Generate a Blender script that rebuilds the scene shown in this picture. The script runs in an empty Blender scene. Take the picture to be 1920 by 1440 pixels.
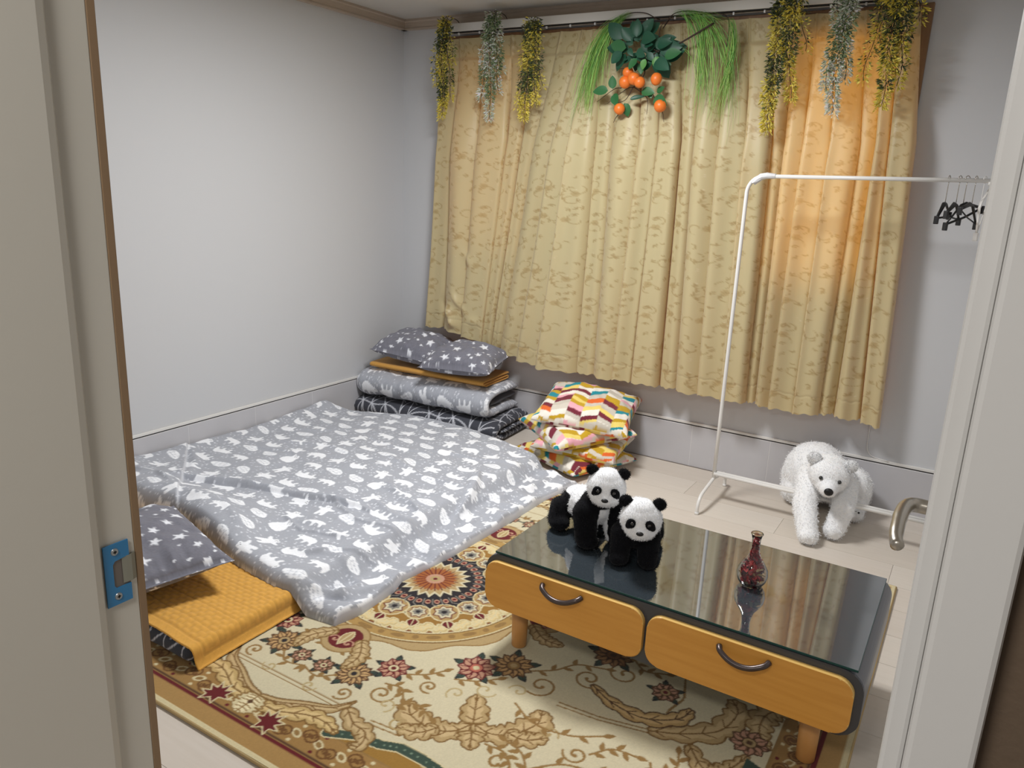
import bpy, bmesh, math, random
import numpy as np
from mathutils import Vector, Matrix, noise as mnoise
PI = math.pi
random.seed(7); RNG = np.random.default_rng(7)
S = bpy.context.scene
COL = S.collection

# ------------------------------------------------------------------ camera
cam = bpy.data.objects.new('camera', bpy.data.cameras.new('camera')); COL.objects.link(cam)
R_ = [[0.84842791, 0.52763515, 0.04208588], [0.16869243, -0.19417495, -0.96635343], [-0.50171001, 0.82698079, -0.25375151]]
M = Matrix(((R_[0][0], -R_[1][0], -R_[2][0], 3.14494), (R_[0][1], -R_[1][1], -R_[2][1], -3.79081),
            (R_[0][2], -R_[1][2], -R_[2][2], 1.41285), (0, 0, 0, 1)))
cam.matrix_world = M
cam.data.sensor_width = 36; cam.data.lens = 1439.7/1920*36; cam.data.clip_start = .02
S.camera = cam

# ------------------------------------------------------------------ world, lights, exposure
w = bpy.data.worlds.new('sky'); S.world = w; w.use_nodes = True
w.node_tree.nodes['Background'].inputs[0].default_value = (.86, .93, 1, 1)
w.node_tree.nodes['Background'].inputs[1].default_value = 4.6
def area(name, loc, size, power, col, rot=(0, 0, 0)):
    l = bpy.data.lights.new(name, 'AREA'); l.shape = 'SQUARE'; l.size = size; l.energy = power; l.color = col
    o = bpy.data.objects.new(name, l); o.location = loc; o.rotation_euler = rot; COL.objects.link(o); return o
area('ceiling_lamp', (1.65, -1.40, 2.25), .42, 44, (.985, .99, 1))
area('hall_lamp', (2.75, -4.3, 2.27), .4, 20, (1, .98, .945))
S.view_settings.view_transform = 'Standard'; S.view_settings.look = 'None'
S.view_settings.exposure = 0.06; S.view_settings.gamma = 1; S.view_settings.use_curve_mapping = False

# ------------------------------------------------------------------ helpers
def lin(c, a=None):
    r = tuple(((v/255)/12.92 if v/255 <= .04045 else ((v/255+.055)/1.055)**2.4) for v in c)
    return r if a is None else r+(a,)
def mat(name, col=(200, 200, 200), rough=.6, metal=0, bump=None, attr=None, spec=.5, trans=0, sheen=0, coat=0, var=None, ior=1.5, transl=None):
    m = bpy.data.materials.new(name); m.use_nodes = True
    nt = m.node_tree; b = nt.nodes['Principled BSDF']; L = nt.links
    b.inputs['Base Color'].default_value = lin(col, 1); b.inputs['Roughness'].default_value = rough
    b.inputs['Metallic'].default_value = metal; b.inputs['Specular IOR Level'].default_value = spec
    b.inputs['Transmission Weight'].default_value = trans; b.inputs['IOR'].default_value = ior
    b.inputs['Sheen Weight'].default_value = sheen; b.inputs['Coat Weight'].default_value = coat
    tc = nt.nodes.new('ShaderNodeTexCoord'); src = None
    if attr:
        a = nt.nodes.new('ShaderNodeAttribute'); a.attribute_name = attr; src = a.outputs['Color']
    if var:  # (scale xyz, noise scale, amount, second colour)
        mp = nt.nodes.new('ShaderNodeMapping'); mp.inputs['Scale'].default_value = var[0]
        n = nt.nodes.new('ShaderNodeTexNoise'); n.inputs['Scale'].default_value = var[1]; n.inputs['Detail'].default_value = 5
        L.new(tc.outputs['Object'], mp.inputs['Vector']); L.new(mp.outputs[0], n.inputs['Vector'])
        r = nt.nodes.new('ShaderNodeValToRGB'); r.color_ramp.elements[0].position = .35; r.color_ramp.elements[1].position = .68
        r.color_ramp.elements[0].color = (0, 0, 0, 1); r.color_ramp.elements[1].color = (var[2],)*3+(1,)
        L.new(n.outputs['Fac'], r.inputs['Fac'])
        mx = nt.nodes.new('ShaderNodeMix'); mx.data_type = 'RGBA'
        L.new(r.outputs['Color'], mx.inputs['Factor'])
        mx.inputs['A'].default_value = lin(col, 1); mx.inputs['B'].default_value = lin(var[3], 1)
        if src: L.new(src, mx.inputs['A'])
        src = mx.outputs['Result']
    if src: L.new(src, b.inputs['Base Color'])
    if bump:  # (scale, strength, distance)
        n = nt.nodes.new('ShaderNodeTexNoise'); n.inputs['Scale'].default_value = bump[0]; n.inputs['Detail'].default_value = 3
        L.new(tc.outputs['Object'], n.inputs['Vector'])
        bp = nt.nodes.new('ShaderNodeBump'); bp.inputs['Strength'].default_value = bump[1]; bp.inputs['Distance'].default_value = bump[2]
        L.new(n.outputs['Fac'], bp.inputs['Height']); L.new(bp.outputs[0], b.inputs['Normal'])
    if transl:  # (weight, colour)
        t = nt.nodes.new('ShaderNodeBsdfTranslucent'); t.inputs[0].default_value = lin(transl[1], 1)
        ms = nt.nodes.new('ShaderNodeMixShader'); ms.inputs[0].default_value = transl[0]
        L.new(b.outputs[0], ms.inputs[1]); L.new(t.outputs[0], ms.inputs[2])
        L.new(ms.outputs[0], nt.nodes['Material Output'].inputs['Surface'])
    return m

def link(name, me, m=None, parent=None, smooth=False):
    o = bpy.data.objects.new(name, me); COL.objects.link(o)
    if m: me.materials.append(m)
    if smooth: me.polygons.foreach_set('use_smooth', [True]*len(me.polygons))
    if parent: o.parent = parent
    return o
def obj(name, bm, m=None, parent=None, smooth=False):
    bmesh.ops.recalc_face_normals(bm, faces=bm.faces)
    me = bpy.data.meshes.new(name); bm.to_mesh(me); bm.free()
    return link(name, me, m, parent, smooth)
def tag(o, label, cat, group=None, kind=None):
    o['label'] = label; o['category'] = cat
    if group: o['group'] = group
    if kind: o['kind'] = kind
    return o
def struct(o, label=None):
    o['kind'] = 'structure'
    if label: o['label'] = label
    return o
def thing(name, label, cat, loc=(0, 0, 0), group=None):
    o = bpy.data.objects.new(name, None); COL.objects.link(o); o.location = loc; o.empty_display_size = .05
    bpy.context.view_layer.update()
    return tag(o, label, cat, group)
def put(o, parent):
    """parent keeping world placement (parents are unrotated empties)"""
    o.parent = parent; o.location = Vector(o.location)-Vector(parent.location); return o
def box(bm, a, b, bev=0):
    r = bmesh.ops.create_cube(bm, size=1)
    c = [(a[i]+b[i])/2 for i in range(3)]; s = [abs(b[i]-a[i]) for i in range(3)]
    for v in r['verts']: v.co = Vector((c[0]+v.co.x*s[0], c[1]+v.co.y*s[1], c[2]+v.co.z*s[2]))
    if bev:
        es = list({e for v in r['verts'] for e in v.link_edges})
        bmesh.ops.bevel(bm, geom=es, offset=bev, segments=2, affect='EDGES', profile=.5)
    return bm
def boxm(a, b, bev=0): return box(bmesh.new(), a, b, bev)
def frames(pts):
    pts = [Vector(p) for p in pts]; out = []; n = None
    for i, p in enumerate(pts):
        t = (pts[min(i+1, len(pts)-1)]-pts[max(i-1, 0)]).normalized()
        if n is None: n = t.orthogonal().normalized()
        n = (n-t*n.dot(t)).normalized(); out.append((p, n, t.cross(n)))
    return out
def tube(bm, pts, r, seg=10, cap=True, flat=1):
    if not hasattr(r, '__len__'): r = [r]*len(pts)
    rings = []
    for (p, n, b), rr in zip(frames(pts), r):
        rings.append([bm.verts.new(p+n*(rr*math.cos(2*PI*k/seg))+b*(rr*flat*math.sin(2*PI*k/seg))) for k in range(seg)])
    for a, c in zip(rings, rings[1:]):
        for k in range(seg): bm.faces.new((a[k], a[(k+1) % seg], c[(k+1) % seg], c[k]))
    if cap: bm.faces.new(rings[0]); bm.faces.new(rings[-1])
    return bm
def smooth_path(pts, n=8):
    P = [Vector(p) for p in pts]; P = [P[0]*2-P[1]]+P+[P[-1]*2-P[-2]]; out = []
    for i in range(1, len(P)-2):
        for k in range(n):
            t = k/n; a, b, c, d = P[i-1:i+3]
            out.append(.5*((2*b)+(c-a)*t+(2*a-5*b+4*c-d)*t*t+(3*b-a-3*c+d)*t**3))
    return out+[P[-2]]
def lathe(prof, seg=40, c=(0, 0, 0)):
    bm = bmesh.new(); rings = []
    for r, z in prof:
        rings.append([bm.verts.new((c[0]+r*math.cos(2*PI*k/seg), c[1]+r*math.sin(2*PI*k/seg), c[2]+z)) for k in range(seg)])
    for a, b in zip(rings, rings[1:]):
        for k in range(seg): bm.faces.new((a[k], a[(k+1) % seg], b[(k+1) % seg], b[k]))
    for r in (rings[0], rings[-1]):
        if len({tuple(v.co) for v in r}) > 2: bm.faces.new(r)
    bmesh.ops.remove_doubles(bm, verts=bm.verts, dist=1e-5)
    return bm
def rrect(x0, x1, z0, z1, r, n=6):
    out = []
    for cx, cz, a0 in ((x1-r, z1-r, 0), (x0+r, z1-r, 90), (x0+r, z0+r, 180), (x1-r, z0+r, 270)):
        for k in range(n+1):
            a = math.radians(a0+90*k/n); out.append((cx+r*math.cos(a), cz+r*math.sin(a)))
    return out
def extrude_xz(bm, out, y0, y1, bev=0):
    va = [bm.verts.new((x, y0, z)) for x, z in out]; vb = [bm.verts.new((x, y1, z)) for x, z in out]; n = len(out)
    fa = bm.faces.new(va); bm.faces.new(vb[::-1])
    for k in range(n): bm.faces.new((va[k], vb[k], vb[(k+1) % n], va[(k+1) % n]))
    if bev: bmesh.ops.bevel(bm, geom=list(fa.edges), offset=bev, segments=2, affect='EDGES', profile=.5)
    return bm
def raw_mesh(name, co, quads, cols=None, m=None, parent=None, smooth=True, tris=None):
    me = bpy.data.meshes.new(name)
    co = np.ascontiguousarray(co, dtype=np.float32).reshape(-1, 3)
    q = np.asarray(quads, dtype=np.int32).reshape(-1, 4)
    t = np.asarray(tris if tris is not None else [], dtype=np.int32).reshape(-1, 3)
    me.vertices.add(len(co)); me.vertices.foreach_set('co', co.ravel())
    nl = q.size+t.size; me.loops.add(nl); me.loops.foreach_set('vertex_index', np.concatenate([q.ravel(), t.ravel()]))
    me.polygons.add(len(q)+len(t))
    ls = np.concatenate([np.arange(len(q))*4, q.size+np.arange(len(t))*3]).astype(np.int32)
    me.polygons.foreach_set('loop_start', ls)
    me.polygons.foreach_set('use_smooth', np.full(len(ls), smooth))
    me.update(calc_edges=True)
    if cols is not None:
        at = me.color_attributes.new('Col', 'FLOAT_COLOR', 'POINT')
        c4 = np.ones((len(co), 4), np.float32); c4[:, :3] = np.asarray(cols, dtype=np.float32).reshape(-1, 3)
        at.data.foreach_set('color', c4.ravel())
    return link(name, me, m, parent)
def gquads(nu, nv, off=0, flip=False, wrapu=False):
    """quads of a grid with index off + i*nv + j; wrapu closes i"""
    iu = np.arange(nu if wrapu else nu-1)[:, None]; jv = np.arange(nv-1)[None, :]; i2 = (iu+1) % nu
    q = np.stack([iu*nv+jv, i2*nv+jv, i2*nv+jv+1, iu*nv+jv+1], -1).reshape(-1, 4)+off
    return q[:, ::-1] if flip else q
def sstep(a, b, x):
    t = np.clip((x-a)/(b-a), 0, 1); return t*t*(3-2*t)
def vnoise(x, y, seed=0):
    """smooth value noise of arrays, range -1..1"""
    r = np.random.default_rng(seed); T = r.uniform(-1, 1, (64, 64))
    xi = np.floor(x).astype(int); yi = np.floor(y).astype(int); fx = x-xi; fy = y-yi
    fx = fx*fx*(3-2*fx); fy = fy*fy*(3-2*fy)
    g = lambda a, b: T[a % 64, b % 64]
    return (g(xi, yi)*(1-fx)+g(xi+1, yi)*fx)*(1-fy)+(g(xi, yi+1)*(1-fx)+g(xi+1, yi+1)*fx)*fy

class Canvas:
    """a print worked out in numbers: colours on a small plane, later looked up for every vertex of a cloth"""
    def __init__(s, w, h, res, col, wrap=True):
        s.w, s.h, s.res, s.wrap = w, h, res, wrap
        s.nx, s.ny = int(round(w/res)), int(round(h/res)); s.a = np.zeros((s.nx, s.ny, 3)); s.a[:] = lin(col)
        s.x = (np.arange(s.nx)+.5)*res; s.y = (np.arange(s.ny)+.5)*res
    def _shift(s):
        return [(i*s.w, j*s.h) for i in (-1, 0, 1) for j in (-1, 0, 1)] if s.wrap else [(0, 0)]
    def _box(s, x0, x1, y0, y1):
        i0 = max(0, int(x0/s.res)-1); i1 = min(s.nx, int(x1/s.res)+2); j0 = max(0, int(y0/s.res)-1); j1 = min(s.ny, int(y1/s.res)+2)
        if i0 >= i1 or j0 >= j1: return None
        return slice(i0, i1), slice(j0, j1), *np.meshgrid(s.x[i0:i1], s.y[j0:j1], indexing='ij')
    def poly(s, P, col, line=None, lw=.002):
        P = np.asarray(P, float)
        for dx, dy in s._shift():
            Q = P+(dx, dy); b = s._box(Q[:, 0].min(), Q[:, 0].max(), Q[:, 1].min(), Q[:, 1].max())
            if b is None: continue
            si, sj, X, Y = b; ins = np.zeros(X.shape, bool)
            for (xa, ya), (xb, yb) in zip(Q, np.roll(Q, -1, 0)):
                if ya == yb: continue
                ins ^= ((ya > Y) != (yb > Y)) & (X < (xb-xa)*(Y-ya)/(yb-ya)+xa)
            s.a[si, sj][ins] = lin(col)
        if line: s.stroke(list(P)+[P[0]], lw, line)
    def stroke(s, P, wd, col):
        P = np.asarray(P, float); wd = np.broadcast_to(wd, len(P))
        for dx, dy in s._shift():
            Q = P+(dx, dy)
            for k in range(len(Q)-1):
                a, c = Q[k], Q[k+1]; r = max(wd[k], wd[k+1])/2+s.res*.3
                b = s._box(min(a[0], c[0])-r, max(a[0], c[0])+r, min(a[1], c[1])-r, max(a[1], c[1])+r)
                if b is None: continue
                si, sj, X, Y = b; d = c-a; L2 = d@d+1e-12
                t = np.clip(((X-a[0])*d[0]+(Y-a[1])*d[1])/L2, 0, 1)
                dist = np.hypot(X-a[0]-t*d[0], Y-a[1]-t*d[1])
                s.a[si, sj][dist < (wd[k]*(1-t)+wd[k+1]*t)/2+s.res*.2] = lin(col)
    def dot(s, x, y, r, col, ry=None, rot=0):
        a = np.linspace(0, 2*PI, 20, endpoint=False); ry = ry or r
        ex, ey = r*np.cos(a), ry*np.sin(a)
        s.poly(np.c_[x+ex*math.cos(rot)-ey*math.sin(rot), y+ex*math.sin(rot)+ey*math.cos(rot)], col)
    def get(s, u, v):
        if s.wrap: u = np.mod(u, s.w); v = np.mod(v, s.h)
        fx = np.clip(u/s.res-.5, 0, s.nx-1.001) if not s.wrap else u/s.res-.5
        fy = np.clip(v/s.res-.5, 0, s.ny-1.001) if not s.wrap else v/s.res-.5
        i = np.floor(fx).astype(int); j = np.floor(fy).astype(int); fx = (fx-i)[..., None]; fy = (fy-j)[..., None]
        g = lambda a, b: s.a[a % s.nx, b % s.ny]
        return (g(i, j)*(1-fx)+g(i+1, j)*fx)*(1-fy)+(g(i, j+1)*(1-fx)+g(i+1, j+1)*fx)*fy
def xf(P, x, y, s=1, rot=0, mx=1):
    P = np.asarray(P, float)*(s*mx, s); c, n = math.cos(rot), math.sin(rot)
    return np.c_[x+P[:, 0]*c-P[:, 1]*n, y+P[:, 0]*n+P[:, 1]*c]
def closed(P, n=5):
    """closed Catmull-Rom outline"""
    P = np.asarray(P, float); N = len(P); out = []
    for i in range(N):
        a, b, c, d = P[i-1], P[i], P[(i+1) % N], P[(i+2) % N]
        for k in range(n):
            t = k/n; out.append(.5*((2*b)+(c-a)*t+(2*a-5*b+4*c-d)*t*t+(3*b-a-3*c+d)*t**3))
    return np.array(out)

# ------------------------------------------------------------------ prints
def bear_print():
    c = Canvas(.54, .54, .002, (172, 175, 183)); W = (246, 248, 252); D = (120, 122, 132)
    stand = closed([(0, .52), (.1, .56), (.2, .5), (.2, .36), (.3, .3), (.5, .36), (.56, .28), (.42, .14), (.27, .06), (.28, -.16), (.3, -.45), (.2, -.56), (.08, -.5), (.05, -.32),
                    (-.05, -.32), (-.08, -.5), (-.2, -.56), (-.3, -.45), (-.28, -.16), (-.27, .06), (-.42, .12), (-.56, .22), (-.5, .32), (-.3, .3), (-.2, .38), (-.2, .5), (-.1, .56)])
    walk = closed([(-.6, .02), (-.55, .16), (-.44, .22), (-.4, .3), (-.34, .24), (-.1, .3), (.2, .34), (.45, .26), (.56, .08), (.56, -.1), (.6, -.28), (.48, -.32), (.4, -.16), (.2, -.1),
                   (.16, -.28), (.04, -.32), (.0, -.12), (-.2, -.1), (-.26, -.3), (-.38, -.3), (-.36, -.08), (-.46, -.02)])
    sit = closed([(0, .5), (.16, .56), (.24, .44), (.22, .28), (.36, .1), (.42, -.16), (.34, -.42), (.1, -.5), (-.1, -.5), (-.34, -.42), (-.42, -.16), (-.36, .1), (-.22, .28), (-.24, .44), (-.16, .56)])
    lump = closed([(-.5, -.02), (-.42, .22), (-.14, .34), (.18, .32), (.44, .16), (.62, -.02), (.44, -.16), (.1, -.2), (-.24, -.18)])
    kinds = [stand, walk, sit, lump]
    for i in range(4):
        for j in range(5):
            x = (i+.5*(j % 2)+.25+random.uniform(-.07, .07))*.135; y = (j+.5+random.uniform(-.06, .06))*.108
            k = [0, 3, 1, 2, 1, 0, 3, 1][(i*3+j*2+random.randint(0, 1)) % 8]; rot = random.uniform(-.5, .5)+(random.choice([0, PI/2, PI, -PI/2]) if k in (0, 2) else random.choice([0, PI]))
            s = (.078 if k == 0 else .088)*random.uniform(.92, 1.1); mx = random.choice([-1, 1])
            c.poly(xf(kinds[k], x, y, s*1.06, rot, mx), (156, 160, 170)); c.poly(xf(kinds[k], x, y, s, rot, mx), W)
            if k in (0, 2):
                for p in ((-.07, .44), (.07, .44), (0, .36)):
                    q = xf([p], x, y, s, rot, mx)[0]; c.dot(q[0], q[1], .0022, (70, 72, 80))
            elif k == 1:
                for p in ((-.5, .1), (-.44, .14)):
                    q = xf([p], x, y, s, rot, mx)[0]; c.dot(q[0], q[1], .002, (70, 72, 80))
            else:
                for o in (-.2, -.02, .18): c.stroke(xf([(-.36, o), (.4, o*.8)], x, y, s, rot, mx), .0012, (190, 194, 203))
                for o in (-.2, .05, .3): c.stroke(xf([(o, -.24), (o, .26)], x, y, s, rot, mx), .0012, (190, 194, 203))
    ref = c.a.copy(); base = np.array(lin((172, 175, 183)))
    for _ in range(620):
        x, y = random.uniform(0, .54), random.uniform(0, .54); i, j = int(x/.002) % c.nx, int(y/.002) % c.ny
        nb = [ref[(i+a) % c.nx, (j+b) % c.ny] for a in (-4, 0, 4) for b in (-4, 0, 4)]
        if all(np.allclose(v, base) for v in nb): c.dot(x, y, random.choice([.0026, .0034, .0040]), (226, 229, 236))
    n = RNG.uniform(.93, 1.07, (c.nx, c.ny, 1)); c.a *= n
    return c
def star_print():
    c = Canvas(.36, .36, .0018, (122, 122, 132)); pts = []
    for tgt, num in ((.030, 5), (.021, 7), (.012, 8), (.008, 12)):
        for _ in range(num):
            for _t in range(80):
                x, y = random.uniform(0, .36), random.uniform(0, .36)
                if all(math.hypot((x-a+.18) % .36-.18, (y-b+.18) % .36-.18) > (tgt+r)*1.3 for a, b, r in pts): break
            else: continue
            pts.append((x, y, tgt)); a0 = random.uniform(0, 6)
            P = [((tgt if k % 2 == 0 else tgt*.42)*math.cos(a0+k*PI/5), (tgt if k % 2 == 0 else tgt*.42)*math.sin(a0+k*PI/5)) for k in range(10)]
            c.poly(np.array(P)+(x, y), (236, 238, 244))
    c.a *= RNG.uniform(.88, 1.12, (c.nx, c.ny, 1)); return c
def net_print():
    c = Canvas(.48, .48, .002, (68, 70, 78)); n = 5; P = {}
    for i in range(n):
        for j in range(n): P[i, j] = ((i+.5*(j % 2)+random.uniform(-.22, .22))*.096, (j+random.uniform(-.22, .22))*.096)
    def g(i, j): x, y = P[i % n, j % n]; return np.array([x+(i//n)*.48, y+(j//n)*.48])
    for i in range(n):
        for j in range(n):
            a = g(i, j)
            for q in ((i+1, j), (i+(j % 2), j+1), (i-1+(j % 2), j+1)):
                b = g(*q); t = np.linspace(0, 1, 7)[:, None]; nrm = np.array([-(b-a)[1], (b-a)[0]])
                c.stroke(a+(b-a)*t+nrm*(random.choice([-.22, 0, .22])*t*(1-t)), .0042, (205, 207, 214))
            m = (a+g(i+1, j)+g(i+(j % 2), j+1))/3; c.stroke([a, m], .0042, (205, 207, 214))
    return c
CHEV = [(198, 160, 40), (238, 214, 118), (228, 108, 48), (120, 44, 58), (240, 176, 188), (214, 206, 192), (240, 234, 222), (238, 214, 118), (240, 234, 222), (206, 198, 184), (206, 198, 184), (34, 142, 156), (240, 234, 222), (198, 160, 40)]
def chev_print(seed):
    r = random.Random(seed); c = Canvas(.48, .48, .002, (240, 234, 222)); w = .08
    for i in range(6):
        slope = .55 if i % 2 else -.55; y = 0; bands = []
        while y < .48-.02:
            h = r.choice([.034, .044, .054]); h = min(h, .48-y); bands.append((y, h)); y += h
        last = None
        for y0, h in bands:
            col = r.choice([q for q in CHEV if q != last]); last = col; d = slope*w
            c.poly([(i*w, y0-d/2), ((i+1)*w+.001, y0+d/2), ((i+1)*w+.001, y0+h+d/2+.001), (i*w, y0+h-d/2+.001)], col)
    return c
def brocade_print():
    c = Canvas(.44, .44, .002, (212, 200, 155)); D = (182, 163, 116); G = (196, 178, 130)
    def curl(x, y, r, a0, sg, w):
        t = np.linspace(0, 1, 16); rr = r*(1-.6*t); a = a0+sg*t*4.6
        c.stroke(np.c_[x+rr*np.cos(a), y+rr*np.sin(a)], w*.8*(.4+.5*np.sin(t*PI)), D)
    def sprig(x, y, a):
        for k in (-1, 0, 1):
            b = a+k*.9; c.stroke([(x, y), (x+.011*math.cos(b), y+.011*math.sin(b))], [.0016, .0044], D)
    for i in range(3):
        for j in range(3):
            x, y = (i+.5*(j % 2)+.3)*.147+random.uniform(-.02, .02), (j+.4)*.147+random.uniform(-.02, .02)
            for k in range(6): c.dot(x+.0085*math.cos(k*PI/3), y+.0085*math.sin(k*PI/3), .0062, G)
            c.dot(x, y, .004, D); a = random.uniform(0, 6)
            curl(x+.03*math.cos(a), y+.03*math.sin(a), .034, a+1.6, 1, .0042); curl(x-.03*math.cos(a), y-.03*math.sin(a), .026, a-1.6, -1, .0042)
    for _ in range(46): sprig(random.uniform(0, .44), random.uniform(0, .44), random.uniform(0, 6))
    for _ in range(40):
        x, y, a = random.uniform(0, .44), random.uniform(0, .44), random.uniform(0, 6); r = random.uniform(.006, .012)
        t = np.linspace(0, 1, 6); c.stroke(np.c_[x+r*np.cos(a+t*2.8), y+r*np.sin(a+t*2.8)], .0036*np.sin(t*PI)+.0012, D)
    for _ in range(26): c.dot(random.uniform(0, .44), random.uniform(0, .44), .0026, (226, 214, 176), .0014, random.uniform(0, 3))
    return c

def rug_print():
    CR, GO, BR, DK, RD, PK, GN, NV, GY, LT = (210, 200, 168), (180, 154, 108), (148, 116, 68), (92, 64, 42), (104, 30, 34), (192, 146, 120), (60, 78, 66), (42, 38, 42), (136, 132, 122), (216, 202, 160)
    c = Canvas(1.42, .97, .002, CR, wrap=False); X, Y = np.meshgrid(c.x, c.y, indexing='ij')
    def fill(mask, col): c.a[mask] = lin(col)
    ln = lambda pts, w, col: c.stroke(pts, w, col)
    def spiral(x, y, r, a0, sg, w=.008, col=BR, turns=1.3, tail=None):
        t = np.linspace(0, 1, 26); a = a0+sg*t*2*PI*turns; rr = r*(1-.85*t); P = np.c_[x+rr*np.cos(a), y+rr*np.sin(a)]
        if tail is not None: P = np.r_[[tail], P]
        ln(P, np.linspace(w*.7, w, len(P)), col); c.dot(P[-1][0], P[-1][1], w*.8, col)
    def leaf(x, y, L, w, a, col, line=None, lw=.003):
        t = np.linspace(0, 1, 9); top = np.c_[t*L, w*np.sin(PI*t**.8)]; P = np.r_[top, top[::-1]*(1, -1)]
        c.poly(xf(P, x, y, 1, a), col, line, lw)
        if line: ln(xf([(0.1*L, 0), (.85*L, 0)], x, y, 1, a), lw*.6, line)
    def sprig(pts, n=5, col=BR, L=.035, w=.006):
        P = np.array([tuple(p)[:2] for p in smooth_path([(a, b, 0) for a, b in pts], 6)]); ln(P, w, col)
        for k in range(1, n+1):
            i = int(k*(len(P)-2)/(n+1)); d = P[i+1]-P[i]; a = math.atan2(d[1], d[0])
            leaf(P[i][0], P[i][1], L, L*.22, a+(.9 if k % 2 else -.9), col)
        leaf(P[-1][0], P[-1][1], L, L*.25, math.atan2(*(P[-1]-P[-3])[::-1]), col)
    def acan(pts, w0, w1, col=GO, line=(126, 94, 50), lobes=6, side=0):
        P = np.array([tuple(p)[:2] for p in smooth_path([(a, b, 0) for a, b in pts], 10)]); n = len(P); L, R = [], []
        for i in range(n):
            d = P[min(i+1, n-1)]-P[max(i-1, 0)]; d = d/(np.hypot(*d)+1e-9); nr = np.array([-d[1], d[0]]); t = i/(n-1)
            w = (w0*(1-t)+w1*t)*(.35+.65*math.sin(PI*min(1, t*1.05+.02))**.5)
            s = (t*lobes) % 1; k = .62+.42*abs(math.sin(PI*t*lobes))**.7
            L.append(P[i]+nr*w*(k if side >= 0 else .4)-d*0); R.append(P[i]-nr*w*(k if side <= 0 else .4))
            c.poly(L+R[::-1], col, line, .0042)
        hi = tuple(min(255, int(v*1.0+22)) for v in col); c.poly([P[i]*.45+np.array(L[i])*.55 for i in range(1, n-1)]+[P[i]*.45+np.array(R[i])*.55 for i in range(n-2, 0, -1)], hi); ln(P, .004, line)
        for j in range(lobes):
            i = int((j+.35)/lobes*(n-1)); i2 = min(n-1, i+int(.55/lobes*n)+1)
            if side >= 0: ln([P[i], P[i]*.35+np.array(L[i2])*.65], .003, line)
            if side <= 0: ln([P[i], P[i]*.35+np.array(R[i2])*.65], .003, line)
    def flower(x, y, r, n, petal, line, core, core2=None, a0=0.0, pt=.5):
        for k in range(n):
            a = a0+2*PI*k/n; leaf(x+r*.25*math.cos(a), y+r*.25*math.sin(a), r*.8, r*pt*(6/n), a, petal, line, .004)
        c.dot(x, y, r*.42, line); c.dot(x, y, r*.34, core)
        if core2: c.dot(x, y, r*.18, core2)
    # border bands, both sides
    e = np.minimum(1.42-X, .97-Y)
    fill(e < .17, GO); fill((e > .085) & (e < .165), (160, 124, 72)); fill((e < .088), BR); fill(e < .075, RD); fill(e < .064, (172, 136, 82)); fill(e < .014, LT)
    fill((e > .078) & (e < .083), DK); fill((e > .163) & (e < .172), BR)
    for k in range(19):  # chain of scrolls
        for (x, y, a) in ((.04+k*.078, .845, 0), (1.295, .03+k*.062, PI/2)):
            if a == 0 and x > 1.28 or a and y > .82: continue
            sg = 1 if k % 2 else -1
            q = lambda px, py: xf([(px, py)], x, y, 1, a)[0]
            c.dot(*q(0, 0), .02, LT, .012, a+.5); c.dot(*q(0, 0), .012, BR, .007, a+.5)
            for s2 in (-1, 1):
                p = q(.03*s2, sg*s2*.012); spiral(p[0], p[1], .024, a+(0 if s2 > 0 else PI), sg*s2, .007, (112, 76, 40), 1.1)
            for s2 in (-1, 1): p = q(.0, .03*s2); c.dot(p[0], p[1], .006, RD if k % 3 == 0 else LT)
    # mustard corner with green edge
    g = [(.26, .80), (.33, .765), (.40, .755), (.45, .735), (.52, .735), (.60, .745), (.68, .745), (.76, .72), (.84, .67), (.93, .63), (1.02, .60), (1.1, .55), (1.16, .47), (1.2, .40), (1.25, .36)]
    c.poly(g+[(1.25, .80)], (156, 118, 54)); ln(g, .036, LT); ln(g, .028, GN)
    for i in range(len(g)-1):
        for t in (.2, .5, .8): c.dot(g[i][0]*(1-t)+g[i+1][0]*t, g[i][1]*(1-t)+g[i+1][1]*t, .003, (120, 140, 118))
    for a in ([(.62, .8), (.75, .78), (.85, .72), (.95, .72)], [(1.22, .45), (1.17, .55), (1.2, .65), (1.1, .72)]): acan(a, .03, .02, LT, BR)
    # field lines
    for o, col in ((0, BR), (.014, BR)):
        for P in ([(0, .70+o), (.24, .70+o)], [(.32, .70+o), (.42, .69+o)], [(.70, .345+o), (.82, .335+o), (.95, .305+o)], [(.955, .03), (.985, .12+o), (.965, .2+o)]): ln(P, .004, col)
    # leaves around the field
    acan([(0, .80), (.06, .79), (.13, .755), (.20, .72), (.235, .665)], .045, .02, side=1)
    acan([(.02, .82), (.09, .815), (.17, .78), (.23, .775), (.28, .79)], .03, .03, (196, 168, 112), side=0)
    acan([(.235, .70), (.29, .735), (.34, .745), (.36, .79), (.33, .80)], .035, .02)
    c.poly(xf([(0, -.05), (.008, -.02), (.03, -.035), (.022, -.008), (.05, -.01), (.03, .010), (.045, .03), (.012, .022), (0, .05), (-.012, .022), (-.045, .03), (-.03, .010), (-.05, -.01), (-.022, -.008), (-.03, -.035), (-.008, -.02)], .105, .855, .95, .5), RD, LT, .003)
    acan([(0, .8), (0, .84), (0, .88)], .05, .05, LT, BR); c.dot(0, .83, .008, DK)
    # cartouche
    x0, y0 = .545, .545; d = math.atan2(-.19, .344)
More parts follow.
